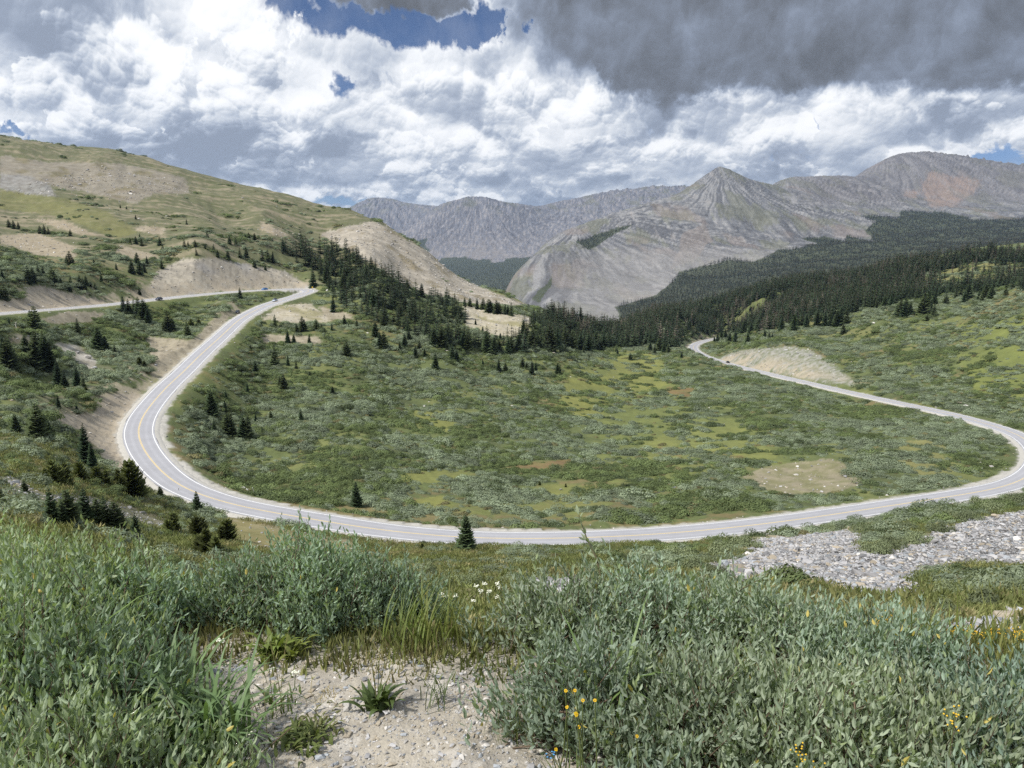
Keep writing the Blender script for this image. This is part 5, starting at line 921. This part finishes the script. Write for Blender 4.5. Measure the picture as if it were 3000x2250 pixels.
# ------------------------------------------------------------------ vehicles
mat_tyre = plain('tyre_rubber', (.02, .02, .02), .8, .2); mat_rim = plain('wheel_rim', (.45, .45, .46), .35, .5, metal=.8); mat_glass = plain('window_glass', (.03, .04, .05), .08, .6); mat_red = plain('tail_lamp', (.45, .02, .02), .3, .5); mat_lamp = plain('head_lamp', (.75, .76, .78), .2, .6); mat_trim = plain('black_trim', (.03, .03, .032), .5, .4)
def paint(name, c): return plain(name, c, .25, .5)
def car(idx, off, heading, label, col, roofbox=False, pickup=False, tall=1.0):
    """saloon or estate lofted from side-profile sections; heading +1 runs along the road line, -1 against it"""
    e = empty('car', (0, 0, 0), label, 'car', 'cars on the pass road'); pt = paint('paint', col)
    L, W = 4.6, 1.82; prof = [(-2.3, .32, .62), (-2.25, .30, .92), (-1.6, .28, .98), (-.2, .27, 1.0), (1.0, .27, .97), (1.9, .29, .86), (2.22, .30, .74), (2.3, .34, .55)]
    sec = []
    for xx, zb, zt in prof:
        w = W / 2 * (.86 if abs(xx) > 2.2 else .95 if abs(xx) > 1.8 else 1.0); sec.append([(xx, -w * .94, zb), (xx, -w, (zb + zt) / 2), (xx, -w * .93, zt * tall), (xx, w * .93, zt * tall), (xx, w, (zb + zt) / 2), (xx, w * .94, zb)])
    def loft(sec, mat, name, par):
        m = MB(); s = np.array(sec); n, k = s.shape[:2]; v = s.reshape(-1, 3); f = [(i * k + j, (i + 1) * k + j, (i + 1) * k + (j + 1) % k, i * k + (j + 1) % k) for i in range(n - 1) for j in range(k)]; m.add(v, f)
        for row, rev in ((0, False), (n - 1, True)):
            ids = [row * k + j for j in range(k)]; m.add(v, [ids[::-1] if rev else ids])
        return m.build(name, mat, par, smooth=False)
    loft(sec, pt, 'body', e)
    rz = 1.48 * tall + .04; cab = [(-1.95, .98, .98), (-1.6, 1.30 if not pickup else 1.05, .98), (-1.15, rz, .98), (.35, rz, .98), (1.15, 1.02, .98)]
    if pickup: cab = [(-.55, 1.0, .98), (-.5, rz, .98), (.45, rz + .02, .98), (1.15, 1.02, .98)]
    gs = [[(xx, -.80, zb * tall - .02), (xx, -.80 + .12 * (zt > 1.1), zt), (xx, .80 - .12 * (zt > 1.1), zt), (xx, .80, zb * tall - .02)] for xx, zt, zb in cab]; loft(gs, mat_glass, 'window', e)
    m = MB(); x0, x1 = cab[-3][0] if not pickup else -.5, cab[-2][0]; m.box(((x0 + x1) / 2, 0, rz + .015), (x1 - x0 + .1, 1.38, .05)); m.build('roof', pt, e, smooth=False)
    for xx in (-1.4, 1.42):
        for s in (-1, 1):
            w = MB(); w.tube([(xx, s * .72, .33), (xx, s * .93, .33)], [.33, .33], 14); a = np.arange(14) * 2 * np.pi / 14
            for yy in (.72, .93): w.add(np.stack([xx + .33 * np.cos(a), np.full(14, s * yy), .33 + .33 * np.sin(a)], 1), [tuple(range(14))])
            wh = w.build('wheel', mat_tyre, e, smooth=False); ri = MB(); ri.add(np.stack([xx + .21 * np.cos(a), np.full(14, s * .936), .33 + .21 * np.sin(a)], 1), [tuple(range(14))]); ri.build('rim', mat_rim, wh, smooth=False)
    for s in (-1, 1):
        m = MB(); m.box((2.27, s * .64, .66), (.08, .32, .14)); m.build('headlight', mat_lamp, e, smooth=False); m = MB(); m.box((-2.28, s * .68, .80), (.08, .26, .22)); m.build('tail_light', mat_red, e, smooth=False)
    m = MB(); m.box((2.31, 0, .42), (.05, 1.5, .16)); m.build('bumper', mat_trim, e, smooth=False); m = MB(); m.box((-2.31, 0, .42), (.05, 1.5, .16)); m.build('bumper', mat_trim, e, smooth=False)
    if roofbox:
        m = MB(); m.box((-.35, .1, rz + .22), (1.7, .75, .30), top=(.88, .86)); m.build('roof_box', mat_trim, e, smooth=False)
    P, n, t = ROAD[idx], RN[idx], _tg[idx] * heading; x, y = P[0] + n[0] * off, P[1] + n[1] * off
    zz = P[2] - off * BANK[idx] + .02 if abs(off) < 4 else P[2] - off * BANK[idx] - .1; e.location = (x, y, zz); sl = (ROAD[min(idx + 2, len(ROAD) - 1), 2] - ROAD[idx - 2, 2]) / 8 * heading; e.rotation_euler = (0, -math.atan(sl), math.atan2(t[1], t[0])); return e
def road_idx(u, v, lo=0, hi=None):
    a, b = uv(ROAD[:, 0], ROAD[:, 1], ROAD[:, 2]); d = np.hypot(a - u, (b - v) * 1.5); d[:lo] = 1e9
    if hi: d[hi:] = 1e9
    return int(np.argmin(d))
car(road_idx(613, 645, 185, 240), -1.8, 1, 'silver blue car with a dark roof box driving down from the hairpin', (.50, .56, .64), roofbox=True, tall=1.08)
car(road_idx(567, 624, 60, 170), -2.6, -1, 'bright blue car on the upper road left of the hairpin', (.05, .25, .62))
car(road_idx(326, 644, 60, 150), -5.2, -1, 'dark navy car pulled over beside the upper road', (.03, .035, .07), tall=1.05)
car(road_idx(540, 676, 200, 260), -7.2, 1, 'black car parked on the turnout below the hairpin', (.02, .02, .022))
car(road_idx(1571, 780, 600, 760), 1.8 * -1, 1, 'dark pickup with red tail lights on the far right hand road', (.035, .04, .05), pickup=True, tall=1.08)

# ------------------------------------------------------------------ posts, sign, snag, logs
mat_post = plain('post_paint', (.62, .60, .56), .7, .2); mat_postd = plain('post_steel', (.16, .15, .15), .6, .4, metal=.4); mat_sign = plain('sign_yellow', (.75, .50, .05), .5, .3); mat_dead = plain('bleached_wood', (.55, .52, .46), .9, .1, 8.0, .2); mat_refl = plain('reflector', (.75, .75, .72), .3, .5)
def post(u, v, h, lean, mat, label):
    X, Y, Z = hit(u, v, 20); e = empty('delineator_post', (X, Y, Z - .2), label, 'road post', 'posts beside the road'); e.rotation_euler = (0, lean, 0); m = MB(); m.box((0, 0, h / 2 + .1), (.10, .05, h + .2)); m.build('post', mat, e, smooth=False); m = MB(); m.box((0, -.035, h + .08), (.11, .02, .2)); m.build('reflector', mat_refl, e, smooth=False)
post(386, 1067, 1.55, .05, mat_postd, 'dark thin post on the outer verge of the left bend'); post(550, 1071, 2.2, -.16, mat_post, 'white post leaning beside the road verge near the boulders'); post(551, 624, 1.6, 0, mat_postd, 'dark post beside the upper road')
X, Y, Z = hit(675, 629, 300); e = empty('warning_sign', (X, Y, Z - .1), 'yellow warning sign on a brown post at the hairpin', 'road sign'); m = MB(); m.box((0, 0, 1.4), (.12, .1, 2.8)); m.build('post', mat_bark, e, smooth=False); m = MB(); m.add([(-.6, -.07, 2.6), (0, -.07, 2.0), (.6, -.07, 2.6), (0, -.07, 3.2), (-.6, -.05, 2.6), (0, -.05, 2.0), (.6, -.05, 2.6), (0, -.05, 3.2)], [(0, 1, 2, 3), (7, 6, 5, 4), (0, 4, 5, 1), (1, 5, 6, 2), (2, 6, 7, 3), (3, 7, 4, 0)]); m.build('panel', mat_sign, e, smooth=False); e.rotation_euler = (0, 0, .25)
X, Y, Z = hit(37, 716, 100); m = MB(); m.tube([(0, 0, -.2), (-.15, 0, .9), (-.3, .1, 1.8), (-.1, .1, 2.7), (.25, 0, 3.1)], [.16, .14, .11, .08, .03], 7); m.tube([(-.3, .1, 1.8), (-.8, 0, 2.3)], [.06, .02], 5); m.tube([(-.15, .1, 2.5), (-.6, 0, 3.0)], [.05, .015], 5); o = m.build('dead_snag', mat_dead); o.location = (X, Y, Z); tag(o, 'bleached white dead snag on the slope below the upper road', 'dead tree')
for uu, vv, ln, rz, lab in ((1195, 764, 7, -.9, 'bleached fallen log at the lower edge of the tree belt'), (578, 681, 5, -.4, 'pale fallen log on the slope below the hairpin'), (960, 758, 6, -.7, 'grey fallen log beneath the dense spruces')):
    X, Y, Z = hit(uu, vv, 100); m = MB(); m.tube([(-ln / 2, 0, .25), (0, .1, .3), (ln / 2, 0, .2)], [.2, .17, .08], 7); m.tube([(0, .1, .3), (.8, .5, .9)], [.05, .015], 5); o = m.build('fallen_log', mat_dead); o.location = (X, Y, Z); o.rotation_euler = (0, 0, rz); tag(o, lab, 'log', 'fallen logs')
# the small stream on the basin floor
mat_water, g, b, _ = new_mat('stream_water'); b.inputs['Base Color'].default_value = (.10, .11, .10, 1); b.inputs['Roughness'].default_value = .12; b.inputs['Specular IOR Level'].default_value = .5
for path in ([(1232,1088),(1250,1079),(1270,1071),(1288,1066),(1306,1059)], [(1383,1078),(1402,1070),(1430,1062),(1460,1052)]):
    q = catmull(path, 6); pts = np.array([hit(a_, b_, 120) for a_, b_ in q]); tg = np.gradient(pts[:, :2], axis=0); tg /= np.linalg.norm(tg, axis=1)[:, None]; nn = np.stack([-tg[:, 1], tg[:, 0]], 1); wd = .45 + .2 * np.sin(np.arange(len(q)) * 1.7); V = np.stack([np.column_stack([pts[:, :2] - nn * wd[:, None], pts[:, 2] + .06]), np.column_stack([pts[:, :2] + nn * wd[:, None], pts[:, 2] + .06])], 1).reshape(-1, 3)
    tag(mesh_np('stream', V, gridfaces(len(q), 2)[:, ::-1], mat=mat_water), kind='structure')
# ------------------------------------------------------------------ camera, sun, sky, air
EXPOSURE = .45; CLOUD = .84; HAZE = 3.3e-5
cam = bpy.data.cameras.new('camera'); cam.sensor_width = 36; cam.lens = 36 * F / 2212; cam.clip_start = .05; cam.clip_end = 60000
co = bpy.data.objects.new('camera', cam); COL.objects.link(co); co.location = (0, 0, 0); co.rotation_euler = (math.pi / 2 - PITCH, 0, 0); scene.camera = co
SUN_EL, SUN_AZ = math.radians(50), math.radians(240)              # high, to the left and behind the viewer
sd = bpy.data.lights.new('sun', 'SUN'); sd.energy = 4.1; sd.angle = math.radians(5); sd.color = (1, .96, .9)
so = bpy.data.objects.new('sun', sd); COL.objects.link(so)
sv = Vector((math.sin(SUN_AZ) * math.cos(SUN_EL), math.cos(SUN_AZ) * math.cos(SUN_EL), math.sin(SUN_EL)))
so.rotation_euler = sv.to_track_quat('Z', 'Y').to_euler()
scene.view_settings.view_transform = 'Standard'; scene.view_settings.look = 'None'; scene.view_settings.exposure = EXPOSURE; scene.view_settings.gamma = 1
scene.cycles.use_denoising = False
scene.cycles.sampling_pattern = 'BLUE_NOISE'
scene.cycles.use_adaptive_sampling = False
EMB = 1.9
w = bpy.data.worlds.new('World'); scene.world = w; w.use_nodes = True; g = NT(w.node_tree); g.n.clear()
def ae(u, v):
    t, s = ts(u, v); return math.degrees(math.atan(t)), math.degrees(math.atan(s / math.hypot(1, t)))
dirv = g.node('ShaderNodeTexCoord').outputs['Generated']; sx = g.node('ShaderNodeSeparateXYZ'); g.l.new(dirv, sx.inputs[0]); dx, dy, dz = sx.outputs
az = g.m('MULTIPLY', g.m('ARCTAN2', dx, dy), 57.2958); el = g.m('MULTIPLY', g.m('ARCSINE', dz), 57.2958)
ep = g.m('MAXIMUM', el, 0.0); ee = g.m('ADD', ep, 4.0); Y = g.m('MULTIPLY', g.m('LOGARITHM', ee, math.e), 2.5)
def lay(sx_, off): return g.xyz(g.m('MULTIPLY_ADD', az, sx_, off), Y, 0.0)
q = lay(.20, 0.0); q2 = lay(.38, 7.7); lowl = g.ss(6.0, 2.2, el)
def flt(f, a, b):
    n = g.node('ShaderNodeMix', data_type='FLOAT'); g.put(n.inputs[0], f); g.put(n.inputs[2], a); g.put(n.inputs[3], b); return n.outputs[0]
wn = g.node('ShaderNodeTexNoise', noise_dimensions='2D'); g.put(wn.inputs['Vector'], q); wn.inputs['Scale'].default_value = 1.1; wn.inputs['Detail'].default_value = 2; wn.inputs['Roughness'].default_value = .45
wv = g.vm('SUBTRACT', wn.outputs['Color'], (.5, .5, .5))
qw = g.vm('MULTIPLY_ADD', wv, (.32, .26, 0)); g.put(qw.node.inputs[2], q)
def n2(vec, sc, off):
    nd = g.node('ShaderNodeTexNoise', noise_dimensions='2D'); g.put(nd.inputs['Vector'], g.vm('ADD', vec, (off, off * 1.7, 0))); nd.inputs['Scale'].default_value = sc; nd.inputs['Detail'].default_value = 0.0
    return nd.outputs[0]
def vo(vec, f, off):
    nd = g.node('ShaderNodeTexVoronoi', voronoi_dimensions='2D', feature='F1'); g.put(nd.inputs['Vector'], g.vm('ADD', vec, (off, off * 1.7, 0))); nd.inputs['Scale'].default_value = f
    d = nd.outputs['Distance']; return g.m('SUBTRACT', .62, g.m('MULTIPLY', d, d))
def billow(vec, offs):
    """heaped puffs: height and how much each puff faces the light"""
    H = None; E = None
    for f, a, off, kind in ((.7, .45, 0.0, 0), (1.1, .42, 3.3, 1), (2.5, .26, 7.9, 1), (5.6, .15, 12.7, 1), (12.5, .085, 19.1, 1), (26., .05, 23.0, 0)):
        hs = []
        for dl in ((0, 0, 0), (-.08 / f, .24 / f, 0)):
            v_ = g.vm('ADD', vec, dl); hs.append(vo(v_, f, off + offs) if kind else g.m('SUBTRACT', n2(v_, f, off + offs), .5))
        h = g.m('MULTIPLY', hs[0], a); e = g.m('MULTIPLY', g.m('SUBTRACT', hs[0], hs[1]), a * 1.6)
        H = h if H is None else g.m('ADD', H, h); E = e if E is None else g.m('ADD', E, e)
    return g.m('ADD', H, .02), E
q2w = g.vm('MULTIPLY_ADD', wv, (.3, .2, 0)); g.put(q2w.node.inputs[2], q2)
b0, e0 = billow(qw, 0.0); c0, e1 = billow(q2w, 31.0)
b0 = flt(lowl, b0, c0); emb = g.m('MULTIPLY', flt(lowl, e0, e1), EMB)
fine = g.noise(qw, 5.0, 6, .62)
low = g.noise(qw, .62, 5, .55); mid = g.noise(qw, 1.7, 6, .6)
# warped bearings for the big masses
azw = g.m('ADD', az, g.m('MULTIPLY', g.m('SUBTRACT', mid, .5), 9.0)); azw = g.m('ADD', azw, g.m('MULTIPLY', g.m('SUBTRACT', fine, .5), 2.6))
wn2 = g.noise(g.vm('ADD', qw, (5.3, 2.1, 0)), 1.7, 7, .62); elw = g.m('ADD', el, g.m('MULTIPLY', g.m('SUBTRACT', wn2, .5), 4.2))
def blob(u, v, ru, rv, rot=0.0, hard=1.0):
    """soft ellipse at a picture bearing, radii in frame units; 1 inside, 0 outside"""
    a, e = ae(u, v); ra = ru / 29.0; re = rv / 29.0
    da = g.m('SUBTRACT', azw, a); de = g.m('SUBTRACT', elw, e); c, s = math.cos(rot), math.sin(rot)
    p = g.m('DIVIDE', g.m('ADD', g.m('MULTIPLY', da, c), g.m('MULTIPLY', de, s)), ra); k = g.m('DIVIDE', g.m('SUBTRACT', g.m('MULTIPLY', de, c), g.m('MULTIPLY', da, s)), re)
    d = g.m('SQRT', g.m('ADD', g.m('MULTIPLY', p, p), g.m('MULTIPLY', k, k)))
    return g.ss(1.0 + .5 * hard, 1.0 - .5 * hard, d)
def total(lst):
    acc = None
    for (b, wgt) in lst:
        t_ = g.m('MULTIPLY', b, wgt); acc = t_ if acc is None else g.m('ADD', acc, t_)
    return acc
L = total([(blob(780, 160, 330, 140, 0, 1.6), .28), (blob(800, 235, 170, 34, 0, 1.0), .22), (blob(560, 120, 140, 80, 0, 1.2), .14), (blob(330, 30, 130, 70, 0, 1.4), .16), (blob(1150, 200, 230, 150, 0, 1.6), .16), (blob(1700, 235, 240, 60, .1, 1.2), .26), (blob(1990, 215, 75, 20, .1, .8), .42), (blob(2010, 290, 200, 40, 0, 1.2), .2),
           (blob(100, 290, 110, 22, 0, 1.0), .22), (blob(700, 412, 140, 12, 0, 1.2), .18), (blob(290, 222, 90, 22, 0, 1.0), .12), (blob(1180, 330, 330, 50, 0, 1.4), .06),
           (blob(90, 60, 130, 75, 0, 1.2), -.30), (blob(470, 235, 160, 95, -.3, 1.4), -.20), (blob(600, 315, 330, 38, .04, 1.3), -.26), (blob(330, 330, 330, 60, 0, 1.4), -.16), (blob(200, 160, 200, 60, 0, 1.4), -.05), (blob(1000, 385, 330, 22, 0, 1.4), -.24), (blob(1650, 365, 170, 20, 0, 1.2), -.20), (blob(2130, 250, 170, 24, .1, 1.1), -.32), (blob(1560, 290, 120, 22, 0, 1.2), -.10)])
dark = g.m('MAXIMUM', blob(1770, -5, 600, 168, -.02, .5), g.m('MAXIMUM', blob(2250, 10, 420, 120, .08, .6), g.m('MAXIMUM', blob(1390, 80, 170, 112, -.5, .7), blob(880, -25, 190, 52, .05, .6))))
gap = total([(blob(880, 28, 270, 52, -.06, 1.15), 1.0), (blob(745, 183, 34, 20, 0, 1.5), .62), (blob(1070, 62, 48, 30, .4, .8), .6), (blob(0, 278, 26, 12, 0, 1.2), .8), (blob(2150, 355, 90, 22, 0, .9), .75), (blob(740, 442, 70, 16, 0, .9), .8), (blob(1720, 290, 50, 16, 1.0, .9), .35)])
# coverage
cov = g.m('ADD', g.m('MULTIPLY', low, .8), g.m('MULTIPLY', b0, .5)); cov = g.m('ADD', cov, g.m('MULTIPLY', g.m('SUBTRACT', fine, .5), .55))
cov = g.m('SUBTRACT', g.m('ADD', cov, .30), g.m('MULTIPLY', gap, .80)); cov = g.m('ADD', cov, g.m('MULTIPLY', dark, .8)); alpha = g.m('MAXIMUM', g.ss(.36, .70, cov), g.m('MULTIPLY', g.ss(.35, .75, mid), .10))
s = g.m('ADD', g.m('ADD', .50, L), g.m('ADD', g.m('MULTIPLY', g.m('SUBTRACT', low, .5), .55), g.m('MULTIPLY', g.m('SUBTRACT', mid, .5), .35)))
s = g.m('ADD', s, g.m('MULTIPLY', emb, .65)); s = g.m('ADD', s, g.m('MULTIPLY', g.m('SUBTRACT', fine, .5), .26))
edge = g.m('MULTIPLY', g.m('SUBTRACT', 1.0, g.ss(.5, .85, cov)), .16); s = g.m('ADD', s, edge)      # thin rims pass more light
elf = g.m('ADD', el, g.m('ADD', g.m('MULTIPLY', g.m('SUBTRACT', fine, .5), .9), g.m('MULTIPLY', g.m('SUBTRACT', mid, .5), 1.1)))
for (be, hh, fq, off, thr) in ((1.6, 1.3, .34, 3.0, .42), (2.7, 1.8, .26, 17.0, .46), (4.0, 2.6, .20, 29.0, .47), (5.8, 4.0, .15, 41.0, .47), (8.4, 6.5, .10, 63.0, .46)):
    n_ = g.node('ShaderNodeTexNoise', noise_dimensions='2D'); g.put(n_.inputs['Vector'], g.xyz(g.m('MULTIPLY_ADD', azw, fq, off), g.m('MULTIPLY', el, fq * .9), 0.0)); n_.inputs['Scale'].default_value = 1.0; n_.inputs['Detail'].default_value = 2.0
    t_ = g.m('DIVIDE', g.m('SUBTRACT', elf, be), hh)
    m_ = g.m('ADD', g.m('MULTIPLY', g.m('SUBTRACT', n_.outputs[0], thr), 2.6), g.m('MULTIPLY', g.m('SUBTRACT', b0, .30), .55)); m_ = g.m('SUBTRACT', m_, g.m('MULTIPLY', g.m('SUBTRACT', t_, .35), .75))
    mask = g.m('MULTIPLY', g.ss(0.0, .10, m_), g.ss(-.16, .10, t_))
    sh = g.m('ADD', .25, g.m('MULTIPLY', g.ss(-.05, .85, g.m('ADD', t_, g.m('MULTIPLY', emb, .9))), .60)); sh = g.m('ADD', sh, g.m('MULTIPLY', emb, .75)); sh = g.m('ADD', sh, g.m('MULTIPLY', g.ss(.32, .02, m_), .16)); sh = g.m('ADD', sh, g.m('MULTIPLY', L, .75))
    s = flt(mask, s, sh); alpha = g.m('MAXIMUM', alpha, g.m('MULTIPLY', mask, g.ss(.9, .35, gap)))
dtex = g.m('ADD', .17, g.m('MULTIPLY', g.m('SUBTRACT', mid, .5), .34)); dtex = g.m('ADD', dtex, g.m('MULTIPLY', g.m('SUBTRACT', fine, .5), .16)); dtex = g.m('ADD', dtex, g.m('MULTIPLY', g.m('SUBTRACT', low, .5), .30)); dtex = g.m('ADD', dtex, g.m('MULTIPLY', emb, .12)); dtex = g.m('ADD', dtex, g.m('MULTIPLY', blob(1250, 60, 170, 60, .3, 1.6), .10))
s = g.m('MULTIPLY_ADD', g.m('TANH', g.m('MULTIPLY', g.m('SUBTRACT', s, .56), 1.7)), .36, .64)
s = g.m('MINIMUM', g.m('MAXIMUM', s, .34), 1.0)
mixs = g.node('ShaderNodeMix', data_type='FLOAT'); g.put(mixs.inputs[0], g.ss(.15, .85, dark)); g.put(mixs.inputs[2], s); g.put(mixs.inputs[3], dtex); s = mixs.outputs[0]
zen = g.ss(19.0, 45.0, el); mixz = g.node('ShaderNodeMix', data_type='FLOAT'); g.put(mixz.inputs[0], zen); g.put(mixz.inputs[2], s); g.put(mixz.inputs[3], g.m('ADD', g.m('MULTIPLY', s, .45), .28)); s = mixz.outputs[0]
rp = g.node('ShaderNodeValToRGB'); g.put(rp.inputs[0], s); cr = rp.color_ramp; cr.interpolation = 'B_SPLINE'
stops = [(0.0, (.094, .101, .113)), (.16, (.145, .153, .170)), (.34, (.255, .30, .39)), (.52, (.44, .49, .58)), (.68, (.66, .695, .745)), (.84, (.87, .885, .91)), (1.0, (1.02, 1.02, 1.02))]
while len(cr.elements) < len(stops): cr.elements.new(.5)
for e_, (p, c) in zip(cr.elements, stops): e_.position = p; e_.color = (*c, 1)
sky = g.node('ShaderNodeTexSky', sky_type='NISHITA'); sky.sun_disc = False; sky.sun_elevation = SUN_EL; sky.sun_rotation = SUN_AZ; sky.altitude = 3700; sky.dust_density = .6; sky.ozone_density = 2.0
blue = g.vm('MULTIPLY', sky.outputs[0], (.050, .053, .062))
ccol = g.vm('SCALE', rp.outputs[0], scale=g.m('MULTIPLY_ADD', zen, .12, CLOUD))
hz = g.ss(4.0, 0.0, el); ccol = g.mix(g.m('MULTIPLY', hz, .25), ccol, (.44, .51, .64))
final = g.mix(alpha, blue, ccol)
bg = g.node('ShaderNodeBackground'); bg.inputs[1].default_value = 1.0; g.l.new(final, bg.inputs[0]); ow = g.node('ShaderNodeOutputWorld'); g.l.new(bg.outputs[0], ow.inputs[0])
w.cycles.sampling_method = 'MANUAL'; w.cycles.sample_map_resolution = 512
# haze: thin mountain air round the whole scene
if HAZE:
    hb = MB(); hb.box((0, 8450, 155), (30000, 18000, 1150)); hm = bpy.data.materials.new('haze'); hm.use_nodes = True; h = NT(hm.node_tree); h.n.clear(); ho = h.node('ShaderNodeOutputMaterial'); pv = h.node('ShaderNodeVolumePrincipled')
    pv.inputs['Color'].default_value = (.50, .70, 1.0, 1); pv.inputs['Density'].default_value = HAZE; pv.inputs['Anisotropy'].default_value = .45; h.l.new(pv.outputs[0], ho.inputs['Volume'])
    hz_ = hb.build('haze', hm, smooth=False); tag(hz_, kind='stuff')
